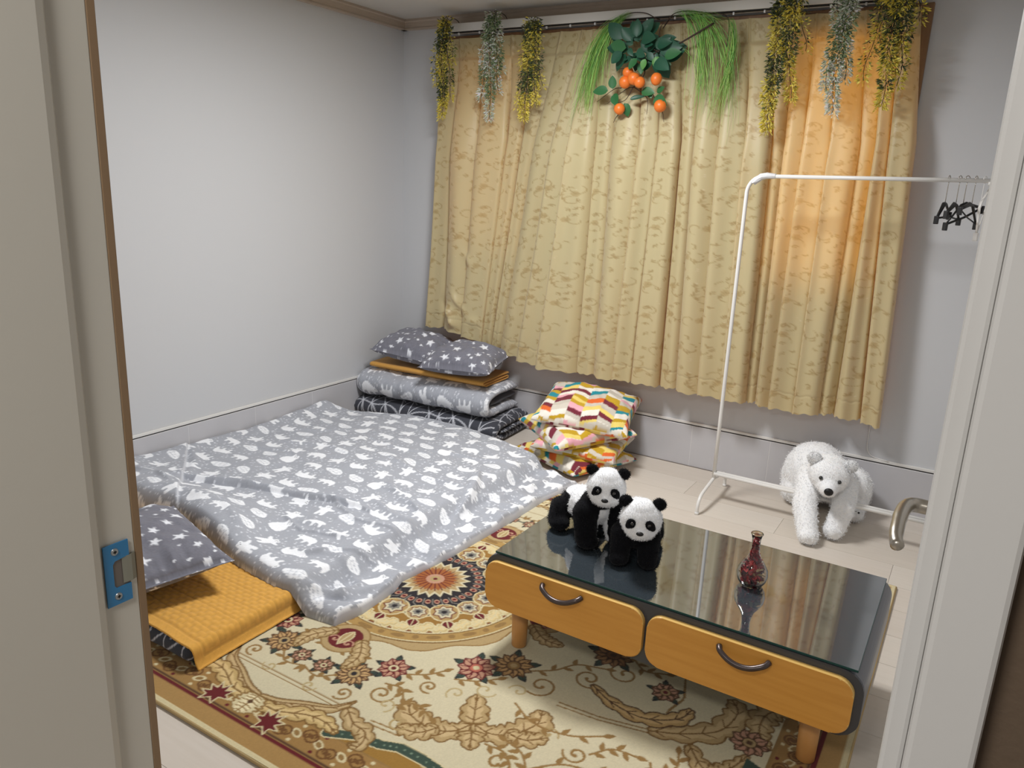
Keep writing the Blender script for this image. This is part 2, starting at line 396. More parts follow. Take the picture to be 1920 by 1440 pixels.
    for m in (-1, 1):
        q = lambda px, py: tuple(xf([(px*m, py)], x0, y0, 1, d)[0])
        acan([q(0, .01), q(.05, .045), q(.11, .04), q(.17, -.005), q(.185, -.06)], .03, .062, side=0, lobes=7)
        acan([q(.09, .035), q(.14, .06), q(.20, .045)], .03, .035, lobes=4)
        spiral(*q(.03, -.025), .022, 1, m, .008, BR, 1); spiral(*q(.2, .03), .03, 0, -m, .007, (176, 152, 104), 1)
    q = lambda px, py: tuple(xf([(px, py)], x0, y0, 1, d)[0])
    acan([q(0, .01), q(0, -.05), q(0, -.11)], .05, .03, lobes=3); acan([q(0, .04), q(0, .07), q(0, .11)], .045, .025, lobes=3)
    # big acanthus towards the short end
    acan([(.95, .31), (1.03, .27), (1.11, .2), (1.13, .1), (1.1, .05)], .035, .05); acan([(.74, .22), (.82, .26), (.92, .27), (1.0, .22), (1.02, .16)], .02, .04, (190, 158, 104), DK)
    acan([(1.06, .3), (1.12, .36), (1.17, .33), (1.2, .25)], .03, .03); acan([(1.24, 0), (1.2, .06), (1.2, .14), (1.24, .2)], .05, .03)
    flower(1.19, .2, .05, 9, PK, DK, GO, DK); c.poly([(1.2, .26), (1.25, .28), (1.24, .34), (1.2, .32)], GN)
    # field sprigs
    for s in ([(.33, .62), (.38, .58), (.44, .6)], [(.62, .6), (.68, .6), (.72, .64)], [(.85, .62), (.9, .6), (.96, .62)], [(.4, .43), (.46, .4), (.5, .36)], [(.86, .48), (.9, .43), (.96, .42)], [(1.02, .46), (1.06, .4), (1.05, .35)], [(.25, .56), (.3, .55), (.33, .58)],
              [(.6, .42), (.68, .46), (.78, .45), (.86, .4)], [(.75, .62), (.82, .55), (.92, .52), (1.0, .46)], [(.78, .66), (.72, .58), (.66, .56)], [(1.0, .42), (1.05, .5), (1.12, .42)],
              [(.56, .27), (.62, .22), (.66, .16), (.74, .13)], [(.78, .02), (.84, .07), (.9, .05)], [(.02, .52), (.1, .5), (.14, .54)], [(-.01, .63), (.06, .65), (.1, .62)], [(.26, .5), (.32, .46), (.35, .42)]):
        sprig(s, 5)
    for a in ((.27, .6, .04, 0, 1), (.62, .31, .05, 2, -1), (.72, .2, .045, 1, 1), (.8, .12, .05, 4, -1), (.36, .5, .03, 1, 1), (.9, .55, .05, 0, 1), (.68, .64, .045, 2, -1), (.98, .53, .05, 3, 1), (.18, .66, .03, 2, -1), (.83, .5, .035, 3, -1)):
        spiral(a[0], a[1], a[2], a[3], a[4], .008, BR, 1.25)
    for a in ((.31, .63, .03, 1, -1), (.5, .42, .035, 0, 1), (.58, .37, .03, 3, 1), (.08, .69, .025, 0, 1), (.44, .48, .03, 2, 1)): spiral(a[0], a[1], a[2], a[3], a[4], .006, (184, 164, 118), 1)
    for (x, y, r, n, p, l, k, k2) in ((.145, .578, .052, 12, (196, 160, 110), DK, GO, NV), (.222, .492, .045, 8, PK, RD, LT, RD), (.42, .35, .055, 9, PK, RD, (190, 110, 90), LT),
                                      (.505, .275, .058, 12, (190, 152, 100), DK, BR, GO), (.73, .05, .06, 11, (170, 128, 86), DK, (130, 92, 60), DK), (.045, .6, .03, 7, PK, DK, LT, RD), (.93, .13, .04, 8, PK, DK, GO, RD)):
        for k_ in range(5): a = .6+k_*1.26; leaf(x+r*.7*math.cos(a), y+r*.7*math.sin(a), r*.75, r*.2, a, GN, NV, .003)
        flower(x, y, r, n, p, l, k, k2)
    # medallion
    R = np.hypot(X, Y); A = np.arctan2(Y, X)
    lobe = .425+.016*np.cos(A*12)+.01*np.abs(np.sin(A*6))
    fill(R < lobe+.006, BR); fill(R < lobe, GO); fill((R < .404), (126, 94, 50)); fill((R < .398), LT); fill(R < .393, (176, 142, 84)); fill(R < .356, (126, 94, 50)); fill(R < .352, LT); fill(R < .346, RD); fill(R < .341, (154, 114, 54))
    for k in range(40):
        a = k*2*PI/40*.99
        if k % 2: c.dot(.372*math.cos(a), .372*math.sin(a), .011, BR)
        else: c.dot(.372*math.cos(a), .372*math.sin(a), .024, BR, .010, a+PI/2)
    for k in range(9):
        a = (k+.5)*PI/16; 
        P = [(.3*math.cos(a-.14), .3*math.sin(a-.14)), (.325*math.cos(a), .325*math.sin(a)), (.315*math.cos(a+.1), .315*math.sin(a+.1))]
        acan(P, .03, .02, (200, 178, 126), LT, 4)
    fill(R < .262+.01*np.cos(A*16), LT); fill(R < .256+.01*np.cos(A*16), NV)
    for k in range(9):
        a = k*PI/8
        x, y = .225*math.cos(a), .225*math.sin(a)
        if k % 2 == 0 or True:
            r = .062 if k % 2 == 0 else .05
            for rr, col in ((r, LT), (r-.006, GO if k % 2 else (178, 148, 96)), (r*.72, RD), (r*.62, CR), (r*.42, GY), (r*.2, NV)):
                P = [(rr*math.cos(t)*(1.0 if math.cos(t) > 0 else .8), rr*math.sin(t)*.85) for t in np.linspace(0, 2*PI, 14, endpoint=False)]
                if rr < r*.75: P = [(p[0]*(1.15 if i % 2 else .8), p[1]*(1.15 if i % 2 else .8)) for i, p in enumerate(P)]
                c.poly(xf(P, x, y, 1, a), col)
            leaf(x+r*.9*math.cos(a), y+r*.9*math.sin(a), .05, .02, a, RD, LT, .004)
    for k in range(17):
        a = (k+.5)*PI/16; c.dot(.158*math.cos(a), .158*math.sin(a), .014, PK, .010, a); c.dot(.158*math.cos(a), .158*math.sin(a), .007, RD)
        ln([(.14*math.cos(a+.1), .14*math.sin(a+.1)), (.175*math.cos(a+.09), .175*math.sin(a+.09)), (.19*math.cos(a), .19*math.sin(a))], .003, GY)
    for rr, w, col in ((.13, .02, CR), (.115, .02, GO), (.085, .016, (160, 96, 50))):
        P = [((rr if k % 2 else rr*.78)*math.cos(k*PI/20), (rr if k % 2 else rr*.78)*math.sin(k*PI/20)) for k in range(41)]
        c.poly(P, col)
    for k in range(20): a = k*PI/10; ln([(.02*math.cos(a), .02*math.sin(a)), (.085*math.cos(a), .085*math.sin(a))], .004, RD)
    c.dot(0, 0, .034, PK); c.dot(0, 0, .02, GO); c.dot(0, 0, .008, RD)
    # red palmettes outside the medallion
    for (x, y, a) in ((0, .46, PI/2), (.46, 0, 0)):
        for rr, col in ((.08, BR), (.074, GO), (.055, RD)): c.dot(x, y, rr, col, rr*1.0)
        acan([xf([(-.02, .05)], x, y, 1, a)[0], xf([(.05, .1)], x, y, 1, a)[0], xf([(.12, .1)], x, y, 1, a)[0]], .03, .03)
        acan([xf([(-.02, -.05)], x, y, 1, a)[0], xf([(.05, -.1)], x, y, 1, a)[0], xf([(.12, -.1)], x, y, 1, a)[0]], .03, .03)
        for s in (-1, 1): p = xf([(.02, .026*s)], x, y, 1, a)[0]; spiral(p[0], p[1], .02, 0, s, .006, PK, 1)
        leaf(*xf([(-.04, 0)], x, y, 1, a)[0], .08, .018, a, GO, LT, .003)
    c.a *= RNG.uniform(.9, 1.06, (c.nx, c.ny, 1)); return c

# ------------------------------------------------------------------ materials
M_wall = mat('wall_paint', (205, 206, 208), .62, bump=(60, .04, .002), var=((1, 1, 1), 1.2, .25, (202, 203, 206)))
M_ceil = mat('ceiling_paper', (206, 202, 196), .8, bump=(90, .08, .002))
M_trim = mat('trim_wood', (190, 174, 158), .55, var=((3, 3, 30), 6, .5, (174, 158, 142)), bump=(60, .1, .001))
M_casing = mat('casing_wood', (138, 104, 72), .5, var=((20, 20, 1.5), 5, .5, (120, 88, 58)))
M_white = mat('white_plastic', (226, 224, 220), .4)
M_dark = mat('black_gap', (22, 20, 20), .7)
M_door = mat('door_paint', (206, 202, 192), .42, bump=(25, .06, .003), var=((1, 1, .4), 2, .25, (199, 195, 184)))
M_doorr = mat('frame_paint', (192, 190, 187), .42, bump=(25, .06, .003), var=((1, 1, .3), 2, .25, (184, 182, 178)))
M_rawedge = mat('raw_frame_edge', (142, 116, 88), .6)
M_hall = mat('hall_paper_shaded', (88, 72, 56), .8, bump=(200, .2, .002))  # dark brown base colour carries the shade of the unlit hall
M_plank = [mat('floor_laminate', c, .38, var=((1.2, 16, 1), 4, .45, d), bump=(120, .03, .001)) for c, d in
           (((216, 206, 194), (206, 195, 181)), ((219, 210, 198), (209, 199, 186)), ((213, 203, 190), (203, 192, 178)))]
M_joint = mat('floor_joint', (198, 186, 172), .7)
M_tile = mat('skirting_tile', (198, 197, 200), .28, var=((1, 1, 1), 3.2, .5, (184, 183, 187)), bump=(14, .05, .002))
M_grout = mat('tile_grout', (222, 220, 220), .7)
M_bedprint = mat('printed_cotton', attr='Col', rough=.85, bump=(900, .12, .0006), sheen=.15, spec=.2)
M_starprint = mat('melange_cotton', attr='Col', rough=.88, bump=(700, .15, .0006), sheen=.15, spec=.2)
M_pad = mat('quilted_yellow', attr='Col', rough=.85, bump=(500, .15, .0008), sheen=.2, spec=.2)
M_rug = mat('woven_pile', attr='Col', rough=.95, bump=(700, .35, .002), sheen=.2, spec=.1)
M_binding = mat('rug_binding', (186, 160, 112), .9, bump=(400, .4, .002))
M_curtain = mat('brocade', attr='Col', rough=.42, bump=(600, .08, .0006), spec=.35, sheen=.2, transl=(.24, (255, 160, 48)))
M_wood = mat('drawer_wood', (222, 160, 74), .38, var=((1.5, 8, 22), 3.2, .55, (206, 142, 58)), bump=(60, .03, .001))
M_woodedge = mat('drawer_edge_wood', (232, 190, 110), .4)
M_leg = mat('turned_leg_wood', (206, 150, 88), .35, var=((10, 10, 1), 4, .4, (192, 134, 72)))
M_body = mat('table_charcoal', (64, 66, 72), .3)
M_side = mat('table_side_grey', (98, 100, 106), .35)
M_metal = mat('handle_bronze', (84, 74, 72), .3, metal=.6)
M_steel = mat('brushed_steel', (176, 170, 160), .3, metal=.95, bump=(200, .05, .001))
M_blue = mat('blue_film', (38, 122, 176), .3, bump=(60, .2, .002), coat=.4)
M_blackm = mat('black_plastic', (30, 29, 30), .45)
M_rack = mat('white_powder_coat', (232, 230, 226), .3)
M_tape = mat('clear_tape', (226, 226, 228), .2, bump=(80, .5, .004))
M_plush = mat('plush_fur', attr='Col', rough=.95, sheen=.08, spec=.08)
M_eye = mat('glass_eye', (12, 10, 10), .08, coat=1)
M_nose = mat('plush_nose', (16, 15, 16), .5)
M_orange = mat('orange_peel', (236, 120, 44), .38, bump=(220, .25, .002), var=((1, 1, 1), 20, .4, (244, 140, 60)))
M_leafd = mat('leaf_dark', (34, 84, 62), .45)
M_leafm = mat('leaf_mid', (46, 104, 58), .45)
M_leafl = mat('leaf_light', (92, 148, 76), .45)
M_twig = mat('twig_brown', (58, 42, 34), .7)
M_folg = mat('silk_foliage', attr='Col', rough=.7)
M_vane = mat('willow_green', attr='Col', rough=.6)
def glass_mat(name, col, rough=0.0, ior=1.45):
    m = bpy.data.materials.new(name); m.use_nodes = True; b = m.node_tree.nodes['Principled BSDF']
    b.inputs['Base Color'].default_value = lin(col, 1); b.inputs['Roughness'].default_value = rough
    b.inputs['Transmission Weight'].default_value = 1; b.inputs['IOR'].default_value = ior; return m
M_vase = glass_mat('clear_glass', (250, 250, 250))
M_pane = glass_mat('frosted_pane', (238, 240, 240), .35)
M_top = mat('glass_top_over_charcoal', (62, 70, 76), .03, spec=1.0, coat=1.0, ior=2.1)
M_glassedge = mat('glass_green_edge', (34, 70, 66), .55, spec=.2)

# ------------------------------------------------------------------ room shell
XR, YF, H = 3.30, -3.25, 2.30
struct(obj('wall_left', boxm((-.12, -3.5, -.02), (0, .12, H)), M_wall))
struct(obj('wall_right', boxm((XR, -3.5, -.02), (XR+.12, .12, H)), M_wall))
bm = bmesh.new(); WX0, WX1, WZ0, WZ1 = .42, 2.70, 1.02, 2.10
for a, b in (((-.02, 0, -.02), (WX0, .16, H)), ((WX1, 0, -.02), (XR, .16, H)), ((WX0, 0, -.02), (WX1, .16, WZ0)), ((WX0, 0, WZ1), (WX1, .16, H))): box(bm, a, b)
struct(obj('wall_back', bm, M_wall))
bm = bmesh.new(); JX0, JX1, YH = 2.30, 3.155, -3.44
for a, b in (((-.02, YH, -.02), (JX0-.06, YF, H)), ((3.19, YH, -.02), (XR, YF, H)), ((JX0-.06, YH, 2.06), (3.19, YF, H))): box(bm, a, b)
struct(obj('wall_front', bm, M_wall))
struct(obj('ceiling', boxm((-.1, -3.5, H), (XR+.1, .12, H+.1)), M_ceil))
# floor: laminate boards running along the window wall
fl = struct(obj('floor', boxm((-.1, -3.5, -.06), (XR+.1, .1, -.004)), M_joint)); pw = .19; k = 0; shared = {}
for r in range(18):
    y0 = -3.44+r*pw; y1 = min(0, y0+pw); x = -(r*.47 % 1.2)
    while x < XR:
        a, b = max(0, x), min(XR, x+1.2); x += 1.2
        if b-a < .02: continue
        key = (round(b-a, 3), round(y1-y0, 3), k % 3)
        if key not in shared:
            o = obj('plank', boxm((.0006, .0006, -.004), (b-a-.0006, y1-y0-.0006, 0)), M_plank[k % 3], fl); shared[key] = o.data
        else: o = link('plank', shared[key], None, fl)
        o.location = (a, y0, 0); k += 1
# skirting tiles
def skirting(name, n0, n1, mk):
    root = struct(obj(name, mk(n0, n1, 0, .222, 0, .004), M_grout))
    return root
bs = struct(obj('baseboard_left', boxm((0, -3.25, 0), (.0117, 0, .221)), M_grout))
tl = obj('tile', boxm((0, -.199, .001), (.009, .199, .220), .0012), M_tile, bs); tl.location = (.0035, -.202, 0)
for i in range(1, 8): o = link('tile', tl.data, None, bs); o.location = (.0035, -.202-.4*i, 0)
bb = struct(obj('baseboard_back', boxm((0, -.0117, 0), (XR, 0, .221)), M_grout))
tb = obj('tile', boxm((-.199, -.009, .001), (.199, 0, .220), .0012), M_tile, bb); tb.location = (.168, -.0035, 0)
for i in range(1, 8): o = link('tile', tb.data, None, bb); o.location = (.168+.4*i, -.0035, 0)
struct(obj('trim_1', boxm((0, -3.25, .227), (.012, 0, .240), .002), M_white)); struct(obj('trim_2', boxm((0, -.012, .227), (XR, 0, .240), .002), M_white))
struct(obj('trim_3', boxm((.001, -3.25, .221), (.006, -.001, .227)), M_dark)); struct(obj('trim_4', boxm((.001, -.006, .221), (XR, -.001, .227)), M_dark))
def cornice(axis):
    prof = [(0, 0), (.03, 0), (.032, -.012), (.026, -.018), (.026, -.045), (.03, -.052), (.03, -.058), (0, -.058)]
    bm = bmesh.new(); va, vb = [], []
    for d, z in prof:
        if axis == 'x': va.append(bm.verts.new((.0, -d, H+z))); vb.append(bm.verts.new((XR, -d, H+z)))
        else: va.append(bm.verts.new((d, 0, H+z))); vb.append(bm.verts.new((d, YF, H+z)))
    bm.faces.new(va); bm.faces.new(vb[::-1]); n = len(va)
    for i in range(n): bm.faces.new((va[i], va[(i+1) % n], vb[(i+1) % n], vb[i]))
    return bm
struct(obj('trim_5', cornice('y'), M_trim)); struct(obj('trim_6', cornice('x'), M_trim))
# window behind the curtain: wooden frame, two frosted sashes, unseen middle panel added to block daylight
wn = struct(thing('window_1', 'window', 'window', (0, 0, 0))); del wn['category']; del wn['label']
bm = bmesh.new()
for a, b in (((.30, -.022, .95), (.42, .1, 2.19)), ((2.70, -.022, .95), (2.779, .1, 2.19)), ((.42, -.022, .95), (2.70, .1, 1.02)), ((.42, -.022, 2.10), (2.70, .1, 2.19))): box(bm, a, b, .003)
obj('window_frame', bm, M_casing, wn)
for a, b in (((.90, .02, 1.02), (2.24, .07, 2.10)),): obj('light_block_panel', boxm(a, b), M_casing, wn)
for x0, x1 in ((.42, .90), (2.24, 2.70)):
    obj('pane', boxm((x0+.03, .045, 1.05), (x1-.03, .050, 2.07)), M_pane if x0 > 1 else glass_mat('frosted_pane_dimmed', (132, 122, 120), .35), wn)  # left pane tinted darker only to weaken the daylight glow through it
    bm = bmesh.new()
    for a, b in (((x0, .03, 1.02), (x0+.03, .065, 2.10)), ((x1-.03, .03, 1.02), (x1, .065, 2.10)), ((x0+.03, .03, 1.02), (x1-.03, .065, 1.05)), ((x0+.03, .03, 2.07), (x1-.03, .065, 2.10))): box(bm, a, b)
    obj('sash', bm, M_white, wn)
# door opening, frame and leaf
dj = struct(thing('door_1', 'door', 'door', (0, 0, 0))); del dj['category']; del dj['label']
obj('jamb', boxm((2.24, -3.333, 0), (2.30, -3.287, 2.06), .0015), M_door, dj)
obj('jamb_edge', boxm((2.235, -3.287, 0), (2.3005, -3.277, 2.06), .001), M_rawedge, dj)
bm = bmesh.new(); extrude = [(2.24, -3.47), (2.312, -3.47), (2.312, -3.345), (2.309, -3.336), (2.302, -3.331), (2.24, -3.331)]
va = [bm.verts.new((x, y, 0)) for x, y in extrude]; vb = [bm.verts.new((x, y, 2.06)) for x, y in extrude]
bm.faces.new(va); bm.faces.new(vb[::-1])
for i in range(6): bm.faces.new((va[i], va[(i+1) % 6], vb[(i+1) % 6], vb[i]))
obj('door_stop', bm, M_door, dj)
obj('door_stop', boxm((3.1400, -3.455, 0), (3.1492, -3.345, 2.06), .002), M_doorr, dj)
obj('jamb', boxm((3.1490, -3.462, 0), (3.1745, -3.28, 2.06), .0025), M_doorr, dj)
obj('head_jamb', boxm((2.24, -3.46, 2.03), (3.17, -3.28, 2.07)), M_door, dj)
lf = obj('door_leaf', boxm((3.178, -3.27, .01), (3.212, -2.45, 2.02), .002), M_doorr, dj)
bm = bmesh.new(); lathe_p = lathe([(.0, 0), (.026, 0), (.026, .006), (.012, .009), (.0105, .03), (.0105, .062), (.0, .062)], 24); lathe_p.transform(Matrix.Rotation(-PI/2, 4, 'Y')); lathe_p.transform(Matrix.Translation((3.178, -2.505, .953)))
hd = obj('door_handle', lathe_p, M_steel, lf, True)
P = smooth_path([(3.128, -2.505, .953), (3.110, -2.508, .954), (3.099, -2.524, .955), (3.095, -2.56, .953), (3.095, -2.60, .949), (3.0965, -2.630, .943), (3.102, -2.652, .938)], 5)
obj('lever', tube(bmesh.new(), P, [.0115]*8+[.0108]*10+[.010]*6+[.0095]*6+[.006], 14), M_steel, hd, True)
# strike plate on the left jamb
sp = thing('strike_plate', 'blue film covered metal strike plate screwed to the left door jamb', 'strike plate', (2.301, -3.3125, .93))
def plate_y(z): return 0
bm = bmesh.new()
y0, y1, z0, z1 = -.0165, .0155, -.041, .040; yh0, yh1, zh0, zh1 = -.006, .0165, -.019, .017
out = [(y0, z0), (y1, z0), (y1, zh0), (yh0+.003, zh0), (yh0, zh0+.004), (yh0, zh1-.004), (yh0+.003, zh1), (y1, zh1+.002), (y1, z1), (y0, z1)]
va = [bm.verts.new((.0008, y, z)) for y, z in out]; vb = [bm.verts.new((.0025, y, z)) for y, z in out]
bm.faces.new(va); bm.faces.new(vb[::-1])
for i in range(len(out)): bm.faces.new((va[i], va[(i+1) % len(out)], vb[(i+1) % len(out)], vb[i]))
obj('plate', bm, M_blue, sp)
obj('latch_pocket', boxm((.0002, yh0, zh0), (.0009, y1, zh1)), mat('pocket_grey', (112, 104, 98), .5), sp)
bm = bmesh.new(); prof = [(.0016, .006), (.0026, .012), (.0028, .018), (.0005, .024), (-.004, .0275)]
P0 = [bm.verts.new((x, y, -.016)) for x, y in prof]; P1 = [bm.verts.new((x, y, .019)) for x, y in prof]
P2 = [bm.verts.new((x-.001, y-.0005, -.016)) for x, y in prof]; P3 = [bm.verts.new((x-.001, y-.0005, .019)) for x, y in prof]
for i in range(4):
    bm.faces.new((P0[i], P0[i+1], P1[i+1], P1[i])); bm.faces.new((P2[i], P3[i], P3[i+1], P2[i+1])); bm.faces.new((P0[i], P2[i], P2[i+1], P0[i+1])); bm.faces.new((P1[i], P1[i+1], P3[i+1], P3[i]))
o = obj('strike_lip', bm, mat('dull_zinc', (150, 150, 138), .4, metal=.5), sp, False); o['label'] = 'bare grey curved lip'
M_zinc = mat('zinc_screw', (172, 176, 178), .3, metal=.8)
for z in (-.030, .0295):
    b2 = lathe([(0, 0), (.0048, 0), (.0042, .0012), (0, .0014)], 16); b2.transform(Matrix.Rotation(PI/2, 4, 'Y')); b2.transform(Matrix.Translation((.0025, -.0025, z)))
    sc = obj('screw', b2, M_zinc, sp)
    b3 = box(box(bmesh.new(), (.0036, -.0047, z-.0007), (.0041, -.0003, z+.0007)), (.0036, -.0032, z-.0022), (.0041, -.0018, z+.0022)); obj('screw_slot', b3, M_dark, sc)
# hallway the photograph is taken from
struct(obj('floor_hall', boxm((1.4, -5.2, -.06), (4.2, -3.5, 0)), M_plank[0])); struct(obj('ceiling_hall', boxm((1.4, -5.2, H), (4.2, -3.5, H+.1)), M_ceil))
struct(obj('wall_hall_left', boxm((1.3, -5.2, 0), (1.4, -3.44, H)), M_wall)); struct(obj('wall_hall_right', boxm((3.9, -5.2, 0), (4.0, -3.44, H)), M_hall))
struct(obj('wall_hall_back', boxm((1.3, -5.3, 0), (4.0, -5.2, H)), M_wall)); struct(obj('wall_hall_front', boxm((3.1746, -3.452, 0), (3.9, -3.442, H)), M_hall))

# ------------------------------------------------------------------ rug
rugc = rug_print(); RX, RY = 1.63, -1.77
gx = np.unique(np.concatenate([np.arange(.21, 1.18, .012), np.arange(1.18, 3.05, .0032), [3.05]])); gy = np.unique(np.concatenate([np.arange(-2.74, -1.25, .0032), np.arange(-1.25, -.80, .008), [-.80]]))
X, Y = np.meshgrid(gx, gy, indexing='ij'); cu, cv = np.abs(X-RX), np.abs(Y-RY); C = rugc.get(cu, cv)
lum = C.sum(-1); Z = .011+.0006*np.clip(lum-.9, -1, 1)+.0008*vnoise(X*6, Y*6, 3)
rug = raw_mesh('rug', np.stack([X, Y, Z], -1), gquads(len(gx), len(gy)), C, M_rug)
tag(rug, 'large cream and gold floral rug with round dark medallion lying on the floor', 'rug')
bm = bmesh.new()
loop = [(.21, -2.74), (3.05, -2.74), (3.05, -.80), (.21, -.80)]
for i in range(4):
    a, b = loop[i], loop[(i+1) % 4]; tube(bm, [(a[0], a[1], .0058), (b[0], b[1], .0058)], .0055, 8)
obj('binding', bm, M_binding, rug, True)

# ------------------------------------------------------------------ bed on the floor
bears, stars, net = bear_print(), star_print(), net_print()
def slab(name, x0, x1, y0, y1, z0, z1, canvas, m, parent=None, res=.006, r=.03, rot=0, seed=0, amp=.003):
    """softly rounded mattress: closed cross-section loop along x, ends rounded"""
    nx = int((x1-x0)/res)+1; h = z1-z0; cyc, pos = [], []
    prof = []
    for cy, cz, a0 in ((y1-r, z1-r, 0), (y0+r, z1-r, 90), (y0+r, z0+r, 180), (y1-r, z0+r, 270)):
        for k in range(8): a = math.radians(a0+90*k/7); prof.append((cy+r*math.cos(a), cz+r*math.sin(a)))
    P = np.array(prof); dense = [P[0]]
    for a, b in zip(P, np.roll(P, -1, 0)):
        n = max(1, int(np.hypot(*(b-a))/res)) if max(a[0], b[0]) < y0+.12 else max(1, int(np.hypot(*(b-a))/.03)); n = n if n > 1 or np.hypot(*(b-a)) < .5 else 1; dense += [a+(b-a)*k/n for k in range(1, n+1)]
    P = np.array(dense[:-1]); n = len(P); arc = np.r_[0, np.cumsum(np.hypot(*np.diff(P, axis=0).T))]
    xs = np.linspace(x0, x1, nx); d = np.minimum(xs-x0, x1-xs); f = np.sqrt(np.clip(1-np.clip(1-d/r, 0, 1)**2, 0, 1)); ins = r*(1-f)
    cy, cz = (y0+y1)/2, (z0+z1)/2
    py = cy+(P[:, 0]-cy)[:, None]*(1-ins/((y1-y0)/2))[None]; pz = cz+(P[:, 1]-cz)[:, None]*(1-np.minimum(ins/(h/2), .97))[None]
    px = np.broadcast_to(xs[None], py.shape); nz = vnoise(px*9+seed, np.broadcast_to(arc[:, None]*9, py.shape), seed)*amp
    pz = pz+np.where(pz > cz, nz, 0); py = py+nz*.6
    col = canvas.get(px+.0, np.broadcast_to(arc[:, None], px.shape))
    if rot:
        c, s = math.cos(rot), math.sin(rot); qx = x0+(px-x0)*c-(py-y0)*s; qy = y0+(px-x0)*s+(py-y0)*c; px, py = qx, qy
    return raw_mesh(name, np.stack([px, py, pz], -1), gquads(n, nx, wrapu=True, flip=True), col, m, parent)
mt = slab('mattress', .015, 1.375, -2.60, -.76, .013, .074, net, M_bedprint, res=.004, r=.028, amp=.004)
tag(mt, 'thin dark grey floor mattress with white line print under the yellow quilted pad', 'mattress')
# yellow quilted pad
yc = lin((224, 168, 78))
xs = np.arange(.02, 1.452, .004); ys = np.arange(-2.60, -.84, .004); ys = np.concatenate([ys[ys < -1.95], ys[ys >= -1.95][::4]])
X, Y = np.meshgrid(xs, ys, indexing='ij')
over = X-1.372; Z = .0815+.0*X; drop = np.clip(over, 0, None); bend = sstep(0, .05, drop)
Xw = np.where(over > 0, 1.372+drop*(1-.55*bend), X); Z = np.where(over > 0, .0815-.066*sstep(0, .075, drop)-.0*drop, Z)
Yw = Y+.012*np.sin(X*9)*sstep(-2.45, -2.6, Y)-.02*sstep(1.2, 1.4, X)*sstep(-2.4, -2.6, Y)+.02
Z = Z-.012*sstep(-2.53, -2.60, Y)*sstep(1.5, 1.0, X)+.004*vnoise(X*8, Y*8, 5)
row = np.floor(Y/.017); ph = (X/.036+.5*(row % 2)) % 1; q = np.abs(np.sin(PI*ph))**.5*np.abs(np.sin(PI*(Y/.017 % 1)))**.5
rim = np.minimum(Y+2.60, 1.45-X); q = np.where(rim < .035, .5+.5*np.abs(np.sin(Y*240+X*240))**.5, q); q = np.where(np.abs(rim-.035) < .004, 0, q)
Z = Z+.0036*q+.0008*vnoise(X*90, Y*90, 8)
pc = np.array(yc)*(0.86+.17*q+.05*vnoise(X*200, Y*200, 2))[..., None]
n0, n1 = X.shape; top = np.stack([Xw, Yw, Z], -1).reshape(-1, 3); bot = top-(0, 0, .005)
edge = lambda i, j: i*n1+j
ring = [edge(i, 0) for i in range(n0)]+[edge(n0-1, j) for j in range(1, n1)]+[edge(i, n1-1) for i in range(n0-2, -1, -1)]+[edge(0, j) for j in range(n1-2, 0, -1)]
rg = np.array(ring); N = n0*n1; nr = len(rg)
sk = np.stack([rg, np.arange(nr)+N, (np.arange(nr)+1) % nr+N, np.roll(rg, -1)], -1)
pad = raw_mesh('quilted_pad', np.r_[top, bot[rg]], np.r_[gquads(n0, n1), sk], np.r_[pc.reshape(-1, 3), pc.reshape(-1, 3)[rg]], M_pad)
tag(pad, 'mustard yellow quilted pad spread over the floor mattress, its corner hanging onto the rug', 'pad')
# duvet
fy = lambda x: np.interp(x, [0, .45, .64, .9, 1.07, 1.3, 1.54, 1.7], [-2.16, -2.15, -2.12, -2.165, -2.205, -2.235, -2.205, -2.2])
by = lambda x: np.interp(x, [0, .12, .28, .45, .75, .95, 1.12, 1.39, 1.62], [-.70, -.66, -.58, -.50, -.47, -.50, -.545, -.62, -.64])
rx = lambda y: np.interp(y, [-2.21, -2.1, -1.93, -1.86, -1.6, -1.23, -.9, -.68, -.6], [1.555, 1.58, 1.572, 1.548, 1.580, 1.598, 1.60, 1.635, 1.63])
ns, nt = 400, 440
s, t = np.meshgrid(np.linspace(0, 1, ns), np.linspace(0, 1, nt), indexing='ij')
X = .018+s*1.57; 
for _ in range(3):
    Y = fy(X)*(1-t)+by(X)*t; X = .018+s*(rx(Y)-.018)
Y = fy(X)*(1-t)+by(X)*t
dl = X-.012; dr = rx(Y)-X; df = Y-fy(X); db = by(X)-Y
base = .082-.069*sstep(1.372, 1.455, X)
rnd = lambda d, r: np.sqrt(np.clip(1-np.clip(1-d/r, 0, 1)**2, 0, 1))
th = .030+.008*vnoise(X*3.3, Y*3.3, 11)+.005*vnoise(X*9, Y*7, 12)
th = th+.05*np.exp(-((X-.02)/.09)**2)*(.45+.5*np.exp(-((Y+.74)/.09)**2))          # turned up against the wall
th = th+.055*np.exp(-((Y-fy(X)-.10)/.13)**2)*sstep(1.12, .85, X)                    # rides over the pillow behind it
th = th+.020*np.exp(-((Y-fy(X)-.05)/.07)**2)
def ridge(P, a, w):
    global th
    P = np.array(P, float); best = np.full(X.shape, 9.)
    for k in range(len(P)-1):
        A, B = P[k], P[k+1]; d = B-A; tt = np.clip(((X-A[0])*d[0]+(Y-A[1])*d[1])/(d@d), 0, 1); best = np.minimum(best, np.hypot(X-A[0]-tt*d[0], Y-A[1]-tt*d[1]))
    e0 = np.minimum(np.hypot(X-P[0][0], Y-P[0][1]), np.hypot(X-P[-1][0], Y-P[-1][1])); th = th+a*np.exp(-(best/w)**2)*sstep(0, .08, e0+.02)
